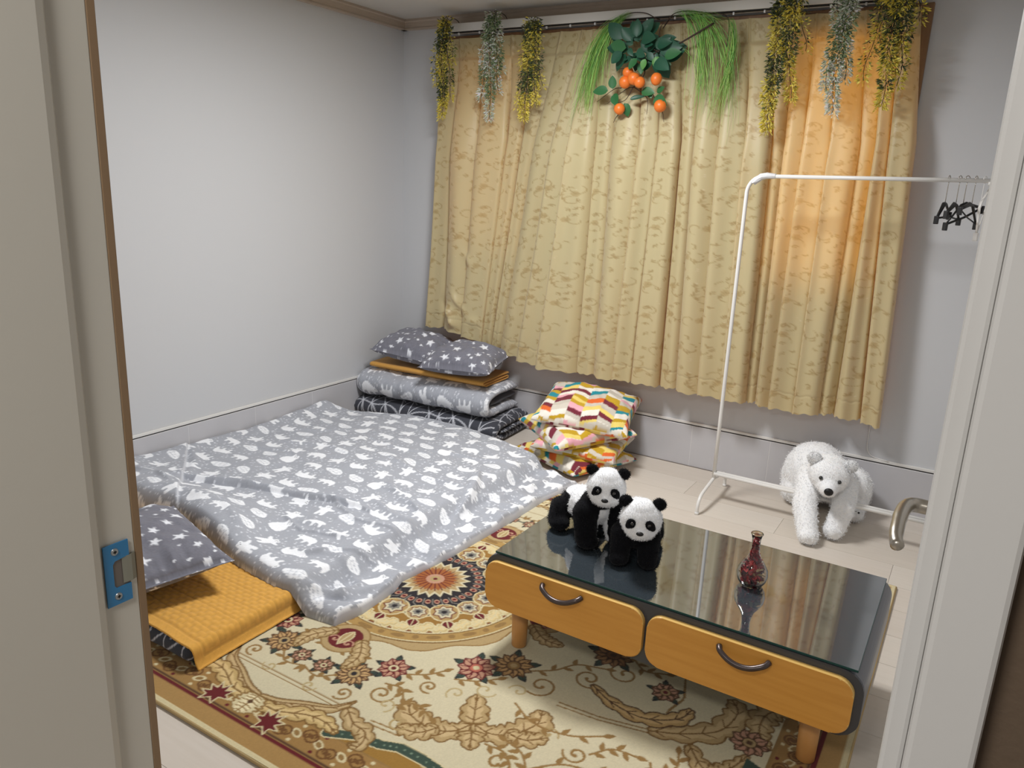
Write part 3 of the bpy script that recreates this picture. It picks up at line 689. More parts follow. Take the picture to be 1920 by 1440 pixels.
for P, a, w_ in (([(.30, -1.93), (.55, -1.80), (.85, -1.72), (1.12, -1.66)], .020, .026), ([(.33, -1.90), (.58, -1.765), (.9, -1.68)], -.012, .012),
                 ([(.05, -1.62), (.22, -1.72), (.36, -1.88)], .014, .022), ([(1.30, -1.05), (1.42, -1.25), (1.47, -1.5)], .020, .022), ([(1.52, -.72), (1.50, -.95), (1.46, -1.15)], .022, .022),
                 ([(1.15, -1.55), (1.3, -1.62), (1.47, -1.62)], .014, .018), ([(1.05, -1.35), (1.22, -1.48), (1.4, -1.52)], .010, .015), ([(.8, -1.1), (1.1, -1.2), (1.35, -1.2)], .008, .016),
                 ([(.25, -1.30), (.5, -1.18), (.72, -1.22)], .009, .016), ([(.95, -.9), (1.2, -.86), (1.4, -.8)], .009, .018), ([(.9, -1.95), (1.1, -1.86), (1.3, -1.88)], .009, .018),
                 ([(1.2, -2.08), (1.35, -1.98), (1.5, -2.0)], .012, .02), ([(1.48, -2.16), (1.52, -2.05), (1.55, -1.95)], .016, .02), ([(.1, -1.15), (.3, -1.05), (.45, -.9)], .008, .02),
                 ([(1.57, -.68), (1.5, -.66), (1.42, -.72)], .022, .025), ([(.6, -2.05), (.8, -2.02), (1.0, -2.1)], .012, .02), ([(.1, -2.0), (.3, -2.03), (.5, -1.98)], .012, .022)): ridge(P, a, w_)
step = sstep(.0, .014, -(X-.16)*.62-(Y+1.72)*.78)                                   # folded back flap beside the wall
th = th+.016*step
for P, a, w_ in (([(.34, -1.90), (.56, -1.79), (.84, -1.705), (1.14, -1.64), (1.25, -1.66)], .016, .010), ([(.36, -1.915), (.58, -1.81), (.86, -1.725), (1.14, -1.662)], -.016, .008),
                 ([(1.02, -1.42), (1.2, -1.44), (1.40, -1.55)], .009, .009), ([(1.0, -1.66), (1.22, -1.74), (1.42, -1.70)], .010, .009), ([(.95, -1.88), (1.12, -1.93), (1.3, -1.86)], .010, .009),
                 ([(1.30, -1.0), (1.40, -1.18), (1.45, -1.40)], .014, .011), ([(1.47, -.78), (1.46, -1.0), (1.42, -1.22)], .016, .011), ([(.22, -1.42), (.42, -1.36), (.60, -1.40)], .008, .009),
                 ([(1.25, -2.10), (1.33, -1.95), (1.45, -1.86)], .012, .010), ([(1.50, -1.30), (1.52, -1.5), (1.50, -1.7)], .010, .010), ([(.55, -.95), (.8, -1.0), (1.0, -.95)], .006, .010),
                 ([(1.40, -2.19), (1.49, -2.10), (1.50, -1.98)], .020, .014), ([(1.46, -2.17), (1.54, -2.10)], -.018, .010), ([(.15, -2.08), (.35, -2.0), (.5, -2.03)], .014, .012)): ridge(P, a, w_)
th = th+.010*np.sin(Y*38+2*np.sin(Y*11))*np.exp(-((dr-.05)/.05)**2)*sstep(-2.1, -1.9, Y)
th = np.maximum(th, .012)+.0035*(1-np.abs(vnoise(X*6+Y*3, Y*7-X*4, 51)))**4+.0010*vnoise(X*45, Y*38, 13)+.0022*vnoise(X*17+Y*9, Y*11, 14)
edge_r = rnd(df, .035)*rnd(db, .03)*rnd(dr, .02)*rnd(dl+.004, .03)
hemp = .004*np.exp(-((dr-.012)/.006)**2)
Z = base+(th+hemp)*edge_r
fall = (base+th)*1.0-Z; CC = bears.get(X*1.0+.012*np.sin(Y*5)+np.where(dr < .05, fall, 0)+.9*(.082-base), Y*1.02+.01*np.sin(X*6)-np.where(df < .05, fall, 0)+np.where(db < .04, fall, 0)); CC = np.where((dr < .006)[..., None], np.array(lin((206, 208, 216))), CC)
CC = np.where((step > .15)[..., None] & (step < .85)[..., None], np.array(lin((206, 208, 214))), CC)
top = np.stack([X, Y, Z], -1).reshape(-1, 3); n0, n1 = X.shape
ring = [i*n1 for i in range(n0)]+[(n0-1)*n1+j for j in range(1, n1)]+[i*n1+n1-1 for i in range(n0-2, -1, -1)]+[j for j in range(n1-2, 0, -1)]
rg = np.array(ring); nr = len(rg); N = n0*n1; low = top[rg].copy(); low[:, 2] -= .004; low[:, 0] = np.minimum(low[:, 0], 9)
sk = np.stack([rg, np.arange(nr)+N, (np.arange(nr)+1) % nr+N, np.roll(rg, -1)], -1)
dv = raw_mesh('duvet', np.r_[top, low], np.r_[gquads(n0, n1), sk], np.r_[CC.reshape(-1, 3), CC.reshape(-1, 3)[rg]], M_bedprint)
tag(dv, 'light grey duvet with white bear print spread flat over the floor mattress', 'duvet')

def cushion(name, wd, d, h, canvas, m, loc, rot, res=.005, pin=.07, ex=.42, seed=0, off=(0, 0), sag=0, ang=0, flange=0):
    n1, n2 = int(wd/res), int(d/res)
    a = np.linspace(-1, 1, n1); b = np.linspace(-1, 1, n2); mp = lambda q: np.sign(q)*(1-(1-np.abs(q))**1.18); u, v = np.meshgrid(mp(a), mp(b), indexing='ij')
    uu, vv = np.clip(u*(1+flange), -1, 1), np.clip(v*(1+flange), -1, 1)
    prof = (np.clip(1-uu*uu, 0, 1)*np.clip(1-vv*vv, 0, 1))**ex
    px = wd/2*u*(1-pin*(1-v*v)*np.abs(u)**1.5); py = d/2*v*(1-pin*(1-u*u)*np.abs(v)**1.5)
    wr = .030*h*(vnoise(u*3+seed, v*3, seed)+.6*vnoise(u*7, v*7+seed, seed+1))
    wr = wr+.02*h*vnoise(u*16+seed, v*2.0, seed+2)*np.abs(v)**4+.02*h*vnoise(u*2, v*16, seed+3)*np.abs(u)**4
    zt = h*.58*prof+wr*np.minimum(1, prof*2)*2; zb = -h*.42*prof*(1-.25*prof)
    zz = -sag*((u*u+v*v)/2)*0; co = []; cols = []
    for z, fl_ in ((zt, 0), (zb-.0015, 1)):
        co.append(np.stack([px, py, z+zz], -1).reshape(-1, 3))
        fz = np.abs(z-(h*.5 if fl_ == 0 else -h*.4)); sx, sy = px+off[0]+np.sign(u)*fz*np.abs(u)**5, py+off[1]+np.sign(v)*fz*np.abs(v)**5; c_, s_ = math.cos(ang), math.sin(ang)
        cols.append(canvas.get(sx*c_-sy*s_+fl_*.13, sx*s_+sy*c_+fl_*.07).reshape(-1, 3))
    N = n1*n2; ring = [i*n2 for i in range(n1)]+[(n1-1)*n2+j for j in range(1, n2)]+[i*n2+n2-1 for i in range(n1-2, -1, -1)]+[j for j in range(n2-2, 0, -1)]
    rg = np.array(ring); sk = np.stack([rg, rg+N, np.roll(rg, -1)+N, np.roll(rg, -1)], -1)
    o = raw_mesh(name, np.concatenate(co), np.r_[gquads(n1, n2), gquads(n1, n2, N, True), sk], np.concatenate(cols), m)
    o.location = loc; o.rotation_euler = [math.radians(r) for r in rot]; return o
R3 = cushion('pillow', .62, .45, .165, stars, M_starprint, (.865, -2.435, .158), (4, -3, -18), seed=3, pin=.04, res=.0045, flange=.05)
tag(R3, 'grey star print pillow on the yellow pad beside the door jamb', 'pillow')

# ------------------------------------------------------------------ folded bedding in the corner
def ribbon(name, path, th_, x0, x1, canvas, m, parent=None, res=.006, rot=0, piv=(0, 0), seed=0, amp=.003, coloff=(0, 0), solid=None, endcurve=.35, wave=0):
    P = np.array([tuple(p)[:2] for p in smooth_path([(a, b, 0) for a, b in path], 8)])
    seg = np.hypot(*np.diff(P, axis=0).T); L = np.r_[0, np.cumsum(seg)]; n = max(8, int(L[-1]/res)); tt = np.linspace(0, L[-1], n); P = np.c_[np.interp(tt, L, P[:, 0]), np.interp(tt, L, P[:, 1])]
    T = np.gradient(P, axis=0); T /= np.hypot(*T.T)[:, None]+1e-9; Nn = np.c_[-T[:, 1], T[:, 0]]
    tip = np.minimum(1, np.minimum(tt, L[-1]-tt)/(th_*.5)+.02); half = th_/2*np.sqrt(np.clip(1-(1-tip)**2, 0.02, 1))
    A = P+Nn*half[:, None]; B = P-Nn*half[:, None]; loop = np.r_[A, B[::-1]]; lt = np.r_[tt, tt[::-1]+.2]; nl = len(loop)
    nrm = np.r_[Nn, -Nn[::-1]]
    nx = int((x1-x0)/res)+1; xs = np.linspace(x0, x1, nx)
    nz = vnoise(np.broadcast_to(xs[None]*11, (nl, nx)), np.broadcast_to(lt[:, None]*11, (nl, nx)), seed)*amp+vnoise(np.broadcast_to(xs[None]*34, (nl, nx)), np.broadcast_to(lt[:, None]*14, (nl, nx)), seed+1)*amp*.4
    sq = sstep(0, th_*.5, np.minimum(xs-x0, x1-xs)+th_*.12)
    cen = np.r_[P, P[::-1]]
    YZ = cen[:, None, :]+(loop-cen)[:, None, :]*(.72+.28*sq)[None, :, None]+nrm[:, None, :]*nz[..., None]
    if wave: YZ[..., 1] += wave*np.sin(xs*7+seed)[None]
    co = np.stack([np.broadcast_to(xs[None], (nl, nx)), YZ[..., 0], YZ[..., 1]], -1); V = [co.reshape(-1, 3)]; Q = [gquads(nl, nx, wrapu=True)]
    col = canvas.get(co[..., 0]+coloff[0], np.broadcast_to(lt[:, None], (nl, nx))+coloff[1]) if canvas else np.broadcast_to(np.array(lin(solid)), co.shape)*(1+.05*vnoise(co[..., 0]*300, lt[:, None]*300, 4))[..., None]
    K = [col.reshape(-1, 3)]; off = nl*nx; kk = 7
    for end, ix, sg in ((x0, 0, -1), (x1, nx-1, 1)):
        a, b = co[:n, ix], co[n:, ix][::-1]; f = np.linspace(0, 1, kk)
        G = a[:, None]*(1-f)[None, :, None]+b[:, None]*f[None, :, None]; G[..., 0] += sg*th_*endcurve*np.sqrt(np.clip(1-(2*f-1)**2, 0, 1))[None]
        V.append(G.reshape(-1, 3)); Q.append(gquads(n, kk, off, flip=sg < 0)); off += n*kk
        cc = canvas.get(tt[:, None]*1+0*f[None], f[None]*th_+.1+0*tt[:, None]) if canvas else np.broadcast_to(np.array(lin(solid)), G.shape)
        K.append(np.asarray(cc).reshape(-1, 3))
    co = np.concatenate(V)
    if rot:
        c, s_ = math.cos(rot), math.sin(rot); dx, dy = co[:, 0]-piv[0], co[:, 1]-piv[1]; co = np.c_[piv[0]+dx*c-dy*s_, piv[1]+dx*s_+dy*c, co[:, 2]]
    o = raw_mesh(name, co, np.concatenate(Q), np.concatenate(K), m, parent); return o
RT = math.radians(3.4); PV = (0, -.45)
fm = ribbon('folded_mattress', [(-.075, .098), (-.25, .098), (-.40, .094), (-.448, .062), (-.40, .030), (-.25, .027), (-.075, .027)], .052, .018, .98, net, M_bedprint, res=.004, rot=RT, piv=PV, seed=5)
tag(fm, 'dark grey folded mattress with white line print at the bottom of the bedding pile', 'mattress')
ribbon('inner_layer', [(-.09, .063), (-.25, .063), (-.385, .062)], .018, .03, 1.0, net, M_bedprint, fm, res=.005, rot=RT, piv=PV, seed=6, coloff=(.1, .2))
fd = ribbon('folded_duvet', [(-.085, .262), (-.22, .266), (-.36, .262), (-.425, .236), (-.432, .20), (-.405, .168), (-.33, .156), (-.2, .152), (-.085, .152)], .056, .035, .915, bears, M_bedprint, res=.0045, rot=RT, piv=PV, seed=9, amp=.006, coloff=(.05, 0))
tag(fd, 'light grey bear print duvet folded thick on top of the dark folded mattress', 'duvet')
il = ribbon('inner_layer', [(-.09, .208), (-.2, .210), (-.33, .207), (-.385, .208)], .034, .06, .905, None, M_bedprint, fd, rot=RT, piv=PV, seed=21, amp=.009, solid=(92, 93, 99)); il['label'] = 'darker ruffled lining showing in the fold'
fp = ribbon('folded_pad', [(-.10, .332), (-.25, .333), (-.375, .331), (-.398, .323), (-.378, .315), (-.25, .316), (-.12, .316), (-.108, .309), (-.12, .302), (-.25, .301), (-.36, .300)], .0125, .085, .87, None, M_pad, rot=RT, piv=PV, seed=15, amp=.002, solid=(210, 156, 78))
tag(fp, 'mustard yellow pad folded flat under the two star print pillows', 'pad')
p1 = cushion('pillow', .46, .36, .175, stars, M_starprint, (.325, -.235, .425), (6, 4, 4), seed=31, off=(.1, .05), pin=.06, flange=.04, ex=.38)
tag(p1, 'grey star print pillow on the bedding pile, the one nearer the corner', 'pillow', 'star pillows on the bedding pile')
p2 = cushion('pillow', .44, .35, .165, stars, M_starprint, (.700, -.280, .420), (8, -2, 10), seed=37, off=(.25, .17), pin=.06, flange=.04, ex=.38, ang=.5)
tag(p2, 'grey star print pillow on the bedding pile, overlapping the other in front of the curtain', 'pillow', 'star pillows on the bedding pile')
# chevron cushions
G4 = 'patchwork chevron cushions stacked on the floor'
for (loc, rot, sd, sz, h, lab) in (((1.465, -.345, .050), (0, 1, -21), 1, .46, .12, 'bright chevron cushion at the bottom of the stack, lying on the floor'),
                                   ((1.500, -.330, .118), (1, 2, 9), 2, .44, .115, 'bright chevron cushion second from the bottom of the stack'),
                                   ((1.455, -.345, .195), (5, 2, -36), 3, .47, .135, 'bright chevron cushion just under the topmost one'),
                                   ((1.495, -.290, .285), (8, 4, 15), 4, .49, .15, 'bright chevron cushion on top of the stack, with pink and teal bands')):
    o = cushion('cushion', sz, sz*.97, h, chev_print(sd*7+3), M_bedprint, loc, rot, seed=40+sd, off=(.24, .24), pin=.06, ex=.36, ang=PI/2 if sd in (1, 3) else .0)
    tag(o, lab, 'cushion', G4)
#@@PART3
# ------------------------------------------------------------------ curtains
broc = brocade_print()
def curtain(name, label, ex_top, ex_mid, ex_bot, depth, botz, seed, end=(0, 0)):
    """pleat edges given along the top, at 1.64 m and at the hem; fabric bulges between them"""
    r = np.random.default_rng(seed); K = len(ex_mid)-1; L = ex_mid[-1]-ex_mid[0]
    nu = int(L*1.3/.0042); nz = 410; s = np.linspace(0, K, nu); i = np.minimum(s.astype(int), K-1); f = s-i
    tz = np.linspace(0, 1, nz)                                   # 0 top, 1 hem
    def lx(E): E = np.array(E); return E[i]*(1-f)+E[i+1]*f
    xt, xm, xb = lx(ex_top), lx(ex_mid), lx(ex_bot)
    F, T = np.meshgrid(f, tz, indexing='ij'); I = np.broadcast_to(i[:, None], F.shape)
    bz = np.interp(xb, [p[0] for p in botz], [p[1] for p in botz])+.004*np.sin(s*11)+.003*np.sin(s*29+1)
    ztop = 2.172-.003*np.sin(s*PI)**2; Z = ztop[:, None]*(1-tz)[None]+bz[:, None]*tz[None]
    q = np.clip((Z-1.64)/(2.172-1.64), -9, 1); up = np.clip(q, 0, 1); dn = np.clip((1.64-Z)/(1.64-.43), 0, 1.1)
    X = xm[:, None]+(xt-xm)[:, None]*up+(xb-xm)[:, None]*dn
    W = np.array([max(.04, b-a) for a, b in zip(ex_mid, ex_mid[1:])])[I]
    A = 1.25*np.array(depth)[I]*np.clip(W/.12, .55, 1.25)
    grow = .18+.82*sstep(2.12, 1.5, Z)
    lean = np.array([r.uniform(.55, 1.1) for _ in range(K)])[I]
    g = 1.55*np.abs(np.sin(PI*F**lean))**.62
    g = g+.16*np.sin(2*PI*F*2+I*1.7)*np.sin(PI*F)*sstep(2.1, 1.2, Z)
    Y = -.052-A*g*grow-.018*sstep(1.3, .5, Z)-.005*vnoise(X*4, Z*2.2, seed+3)-.0012*vnoise(X*20, Z*3.5, seed+4)
    X = X-.185*W*np.sin(2*PI*F)*grow*np.minimum(A/.05, 1.25)
    head = sstep(2.05, 2.075, Z); Y = Y*(1-head*.25)-.012*head*np.exp(-((F-.0)/.06)**2)-.012*head*np.exp(-((F-1)/.06)**2)
    hem = .002*np.exp(-((Z-(bz[:, None]+.085))/.004)**2); Y = Y+hem
    # creases where the left panel rests on the pillows
    if end[0]: 
        for (cx, cz, a, w1, w2) in ((.50, .66, .030, .022, .05), (.44, .70, -.02, .03, .04), (.56, .72, .022, .018, .06), (.53, .60, .03, .02, .03), (.60, .98, .012, .02, .05), (.66, .62, .012, .03, .03)):
            dx = (X-cx)*.8+(Z-cz)*.6; dz = -(X-cx)*.6+(Z-cz)*.8; Y = Y-a*np.exp(-(dx/w1)**2-(dz/w2)**2)
    Uu = np.cumsum(np.r_[0, np.diff(xm)*1.0])*1.3; C = broc.get(np.broadcast_to(Uu[:, None], Z.shape), Z)
    C = C*(1-.10*np.exp(-((Z-(bz[:, None]+.085))/.003)**2))[..., None]
    o = raw_mesh(name, np.stack([X, Y, Z], -1), gquads(nu, nz, flip=False), C, M_curtain)
    return tag(o, label, 'curtain', 'brocade curtains')
cl = curtain('curtain', 'golden brocade curtain panel left of the overlap, its hem bunched on the star pillows',
        [.30, .44, .60, .78, .93, 1.08, 1.20, 1.262, 1.33], [.335, .47, .62, .80, .89, .972, 1.10, 1.215, 1.345], [.275, .465, .58, .68, .745, .81, .95, 1.09, 1.345],
        [.030, .045, .04, .04, .028, .028, .05, .06], [(.2, .52), (.30, .54), (.47, .56), (.68, .502), (.81, .472), (.95, .44), (1.09, .425), (1.4, .428)], 3, (1, 0))
cr = curtain('curtain', 'golden brocade curtain panel right of the overlap, hanging behind the clothes rack',
        [1.29, 1.42, 1.52, 1.62, 1.72, 1.83, 1.93, 2.04, 2.16, 2.24, 2.33, 2.42, 2.53, 2.60, 2.66, 2.735], [1.345, 1.44, 1.585, 1.677, 1.785, 1.864, 1.98, 2.109, 2.215, 2.275, 2.36, 2.473, 2.585, 2.649, 2.70, 2.80],
        [1.33, 1.45, 1.544, 1.648, 1.797, 1.906, 2.02, 2.14, 2.245, 2.30, 2.365, 2.485, 2.58, 2.65, 2.77, 2.845],
        [.05, .045, .06, .05, .045, .05, .045, .065, .04, .055, .05, .055, .05, .07, .045], [(1.3, .428), (2.3, .430), (2.5, .425), (2.6, .438), (2.77, .436), (2.85, .415)], 8)
crl = thing('curtain_rail', 'white curtain rail box along the top of the window under the wooden cornice', 'curtain rail', (1.6, -.07, 2.2))
obj('housing', boxm((-1.19, -.030, -.002), (1.125, .045, .040), .003), M_white, crl)
obj('track', boxm((-1.185, -.024, -.0070), (1.12, -.004, -.002)), M_dark, crl)
gl = None
for k in range(17):
    x = -1.14+k*.138
    if gl is None: gl = obj('glider', boxm((-.004, -.022, -.018), (.004, -.012, -.003), .001), M_tape, crl); o = gl
    else: o = gl.copy(); COL.objects.link(o)
    o.location = (x, 0, 0)

# ------------------------------------------------------------------ low table
tb_ = thing('coffee_table', 'low dark grey coffee table with two yellow wood drawers and a glass top', 'coffee table', (2.54, -1.76, .012))
ox, oy, oz = 2.54, -1.76, .012
X0, X1, Z0, Z1 = 2.010-ox, 3.066-ox, .166-oz, .3445-oz; YF0, YB0 = -2.018-oy, -1.480-oy
bm = extrude_xz(bmesh.new(), rrect(X0, X1, Z0, Z1, .052, 9), YF0, YB0, .002); obj('body', bm, M_side, tb_, False)
bm = extrude_xz(bmesh.new(), rrect(X0+.0005, X1-.0005, Z0+.0005, Z1-.0005, .052, 9), YF0-.006, YF0+.002, .002); o = obj('front_rim', bm, M_body, tb_); o['label'] = 'near black front rim'
for n, (a, b) in enumerate(((2.019, 2.523), (2.534, 3.047))):
    q = extrude_xz(bmesh.new(), rrect(a-ox, b-ox, .177-oz, .326-oz, .040, 8), -2.040-oy, -2.023-oy, .004)
    dr_ = obj('drawer', q, M_wood, tb_); dr_.data.materials.append(M_woodedge)
    for p in dr_.data.polygons:
        if p.normal.y > -.7: p.material_index = 1
    hx = (2.277 if n == 0 else 2.790)-ox
    P = smooth_path([(hx-.062, -2.042-oy, .306-oz), (hx-.054, -2.058-oy, .302-oz), (hx-.028, -2.068-oy, .291-oz), (hx, -2.071-oy, .287-oz), (hx+.028, -2.068-oy, .291-oz), (hx+.054, -2.058-oy, .302-oz), (hx+.062, -2.042-oy, .306-oz)], 6)
    obj('handle', tube(bmesh.new(), P, [.0078]*4+[.0074]*29+[.0078]*4, 10), M_metal, dr_, True)
for x, y in ((2.092, -1.945), (2.955, -1.945), (2.092, -1.555), (2.955, -1.555)):
    obj('leg', lathe([(0, 0), (.021, 0), (.0235, .003), (.027, .158), (0, .158)], 24, (x-ox, y-oy, 0)), M_leg, tb_, True)
gt = thing('glass_sheet', 'clear glass sheet with green edge lying over the dark table top', 'glass top', (2.5425, -1.755, .3445))
bm = boxm((2.040-2.5425, -2.022+1.755, .0003), (3.046-2.5425, -1.490+1.755, .0063), .0008)
o = obj('sheet', bm, M_top, gt); o.data.materials.append(M_glassedge)
for p in o.data.polygons:
    if abs(p.normal.z) < .995: p.material_index = 1

# ------------------------------------------------------------------ vase
vz = (2.727, -1.765, .3512)
vs = thing('glass_vase', 'small clear glass bottle vase filled with red dried petals on the table', 'vase', vz)
outp = [(0, 0), (.026, 0), (.030, .003), (.0385, .016), (.0425, .032), (.0405, .048), (.032, .064), (.020, .082), (.0135, .098), (.0115, .118), (.0120, .140), (.0150, .152), (.0160, .154)]
inp = [(.0145, .1535), (.0110, .141), (.0102, .118), (.0120, .098), (.0183, .083), (.0300, .065), (.0385, .048), (.0403, .032), (.0365, .0175), (.028, .006), (0, .004)]
obj('bottle', lathe(outp+inp, 48), M_vase, vs, True)
bm = lathe([(.0150, .1535), (.0166, .153), (.0172, .155), (.0160, .157), (.0143, .156)], 32); obj('rim', bm, M_vase, vs, True)
prng = random.Random(4); V, Q, K = [], [], []
pal = [(190, 36, 46), (206, 48, 54), (160, 28, 40), (96, 20, 30), (220, 80, 80), (40, 24, 22), (214, 190, 140), (120, 20, 30), (160, 28, 36)]
for k in range(420):
    z = prng.random()**.9*.145+.006; rr = np.interp(z, [.006, .017, .032, .048, .065, .083, .098, .118, .15], [.024, .033, .036, .034, .025, .014, .0085, .0070, .0075])*math.sqrt(prng.random())*.9
    if z > .062 and prng.random() < .25: continue
    a = prng.uniform(0, 2*PI); c = Vector((rr*math.cos(a), rr*math.sin(a), z)); L = min(.010, .004+rr*.35); R = Matrix.Rotation(prng.uniform(0, 6), 3, Vector((prng.gauss(0, 1), prng.gauss(0, 1), prng.gauss(0, 1))).normalized())
    col = lin(prng.choice(pal if z < .06 else pal[:5]+pal[7:]))
    b0 = len(V)
    L *= 1.25
    for px, py, pz in ((-L, 0, 0), (-L*.3, L*.5, L*.25), (L*.5, L*.45, L*.2), (L, 0, 0), (L*.5, -L*.45, L*.2), (-L*.3, -L*.5, L*.25)): V.append(tuple(c+R @ Vector((px, py, pz)))); K.append(col)
    Q += [(b0, b0+1, b0+2, b0+3), (b0, b0+3, b0+4, b0+5)]
pt = raw_mesh('dried_petals', V, Q, K, mat('dried_petal', attr='Col', rough=.35, coat=.5), None, False); pt.location = vz
tag(pt, 'red and dark dried petals filling the glass bottle vase', 'petals', kind='stuff')

# ------------------------------------------------------------------ clothes rack
rk = thing('clothes_rack', 'white metal clothes rack standing in front of the curtain', 'clothes rack', (2.7, -.39, 0)); kx, ky = 2.7, -.39
def T(pts): return [(x-kx, y-ky, z) for x, y, z in pts]
for sx, name in ((2.212, 'post'), (3.20, 'post')):
    d = 1 if sx < 2.7 else -1
    P = T([(sx, -.39, .105)]+[(sx+.0*d, -.39, z) for z in (.4, .8, 1.2, 1.385)]+[(sx+d*(.062-.062*math.cos(a)), -.39, 1.41+.071*math.sin(a)) for a in np.linspace(.1, PI/2, 9)]+[(sx+.11*d, -.39, 1.483)])
    obj('post', tube(bmesh.new(), P, .0085, 12), M_rack, rk, True)
    P = smooth_path(T([(sx, -.600, .006), (sx, -.596, .045), (sx, -.565, .078), (sx, -.51, .090), (sx, -.44, .100), (sx, -.39, .106), (sx, -.34, .100), (sx, -.27, .090), (sx, -.215, .078), (sx, -.184, .045), (sx, -.180, .006)]), 5)
    obj('foot', tube(bmesh.new(), P, .0078, 12), M_rack, rk, True)
    for y in (-.60, -.18): obj('foot_cap', lathe([(0, 0), (.0095, 0), (.0095, .012), (0, .012)], 14, (sx-kx, y-ky, 0)), M_rack, rk, True)
obj('rail', tube(bmesh.new(), T([(2.31, -.39, 1.483), (3.10, -.39, 1.492)]), .0082, 12), M_rack, rk, True)
bm = bmesh.new(); tube(bm, T([(2.214, -.383, .138), (3.198, -.383, .138)]), .0078, 10); tube(bm, T([(2.214, -.399, .134), (3.198, -.399, .134)]), .0078, 10)
obj('lower_bar', bm, M_rack, rk, True)
bm = bmesh.new(); P = T([(2.235, -.39, 1.452), (2.25, -.39, 1.468), (2.268, -.39, 1.480), (2.29, -.39, 1.484), (2.325, -.39, 1.484)])
tube(bm, P, [.0095, .0125, .014, .0135, .0100], 12); rr_ = random.Random(3)
for v in bm.verts: v.co += Vector((rr_.uniform(-1, 1), rr_.uniform(-1, 1), rr_.uniform(-1, 1)))*.0022
o = obj('tape_wrap', bm, M_tape, rk); o['label'] = 'crumpled clear tape around the bend'
# hangers
def hanger(loc, rz, roll, label, m, width=.16, drop=.082, tilt=0):
    h = thing('hanger', label, 'hanger', loc, 'hangers at the far end of the rack')
    h.rotation_euler = (0, 0, rz)
    P = [(.0, 0, -.090), (.0, 0, -.030)]+[(.0125*math.cos(a)-.0, 0, .0125*math.sin(a)-.0005) for a in np.linspace(-.35, PI*1.05, 12)]
    P = [(0, 0, -.095), (0, 0, -.02), (.004, 0, -.012)]+[(.0125*math.cos(a), 0, -.0005+.0125*math.sin(a)) for a in np.linspace(-.7, PI, 12)]
    obj('hook', tube(bmesh.new(), smooth_path(P, 3), .0014, 8), M_steel if m != M_rack else m, h, True)
    bm = bmesh.new(); w_ = width/2; cr_, sr_ = math.cos(roll), math.sin(roll)
    R = lambda x, z: (x*cr_-z*sr_, tilt*x, -.092+x*sr_+z*cr_)
    tube(bm, [R(-w_, -.045), R(-w_*.55, -.022), R(-.012, .0), R(.012, .0), R(w_*.55, -.022), R(w_, -.045)], [.006, .007, .009, .009, .007, .006], 8, flat=.5)
    tube(bm, [R(-w_, -.045), R(0, -.050), R(w_, -.045)], .0045, 8, flat=.6)
    obj('frame', bm, m, h, True)
    for sx in (-1, 1):
        p = R(sx*w_, -.045); obj('clip', boxm((p[0]-.006, p[1]-.008, p[2]-.022), (p[0]+.006, p[1]+.008, p[2]+.008), .002), m, h)
    return h
zr = 1.4765
for (x, rz, ro, lab, m, w_, ti) in ((2.962, 1.35, .10, 'black trouser hanger nearest the curtain on the rack rail', M_blackm, .15, 0), (2.998, 1.15, -.15, 'second black hanger from the curtain on the rack rail', M_blackm, .17, .2),
                            (3.022, .95, .35, 'third black hanger from the curtain on the rack rail, tilted', M_blackm, .19, 0), (3.050, 1.25, -.30, 'black hanger beside the white wire hanger on the rack rail', M_blackm, .18, 0),
                            (3.078, 1.2, 1.25, 'thin white hanger hanging askew at the end of the rail', M_rack, .20, 0)):
    hanger((x, -.39, zr+.010+(x-2.31)*.0114+.0009), rz, ro, lab, m, w_, .08, ti)

# ------------------------------------------------------------------ plush animals
def capsule(p0, p1, r0, r1, n=7, flat=(1, 1, 1)):
    p0, p1 = Vector(p0), Vector(p1); return [(tuple(p0.lerp(p1, k/(n-1))), tuple((r0+(r1-r0)*k/(n-1))*f for f in flat), (0, 0, 0)) for k in range(n)]
def blob(parts, voxel, it=6):
    bm = bmesh.new()
    for c, r, rot in parts:
        mtx = Matrix.Translation(c) @ Matrix.Rotation(rot[2], 4, 'Z') @ Matrix.Rotation(rot[1], 4, 'Y') @ Matrix.Rotation(rot[0], 4, 'X') @ Matrix.Diagonal((*r, 1))
        bmesh.ops.create_icosphere(bm, subdivisions=3, radius=1, matrix=mtx)
    me = bpy.data.meshes.new('tmp'); bm.to_mesh(me); bm.free(); o = bpy.data.objects.new('tmp', me); COL.objects.link(o)
    a = o.modifiers.new('r', 'REMESH'); a.mode = 'VOXEL'; a.voxel_size = voxel; b = o.modifiers.new('s', 'SMOOTH'); b.iterations = it; b.factor = .5
    dg = bpy.context.evaluated_depsgraph_get(); m2 = bpy.data.meshes.new_from_object(o.evaluated_get(dg)); bpy.data.objects.remove(o); bpy.data.meshes.remove(me)
    co = np.empty(len(m2.vertices)*3); m2.vertices.foreach_get('co', co); co = co.reshape(-1, 3); no = np.empty(len(co)*3); m2.vertices.foreach_get('normal', no); no = no.reshape(-1, 3)
    ls = [list(p.vertices) for p in m2.polygons]; bpy.data.meshes.remove(m2)
    q = [l for l in ls if len(l) == 4]; t = [l for l in ls if len(l) == 3]; return co, no, np.array(q).reshape(-1, 4), np.array(t, int).reshape(-1, 3)
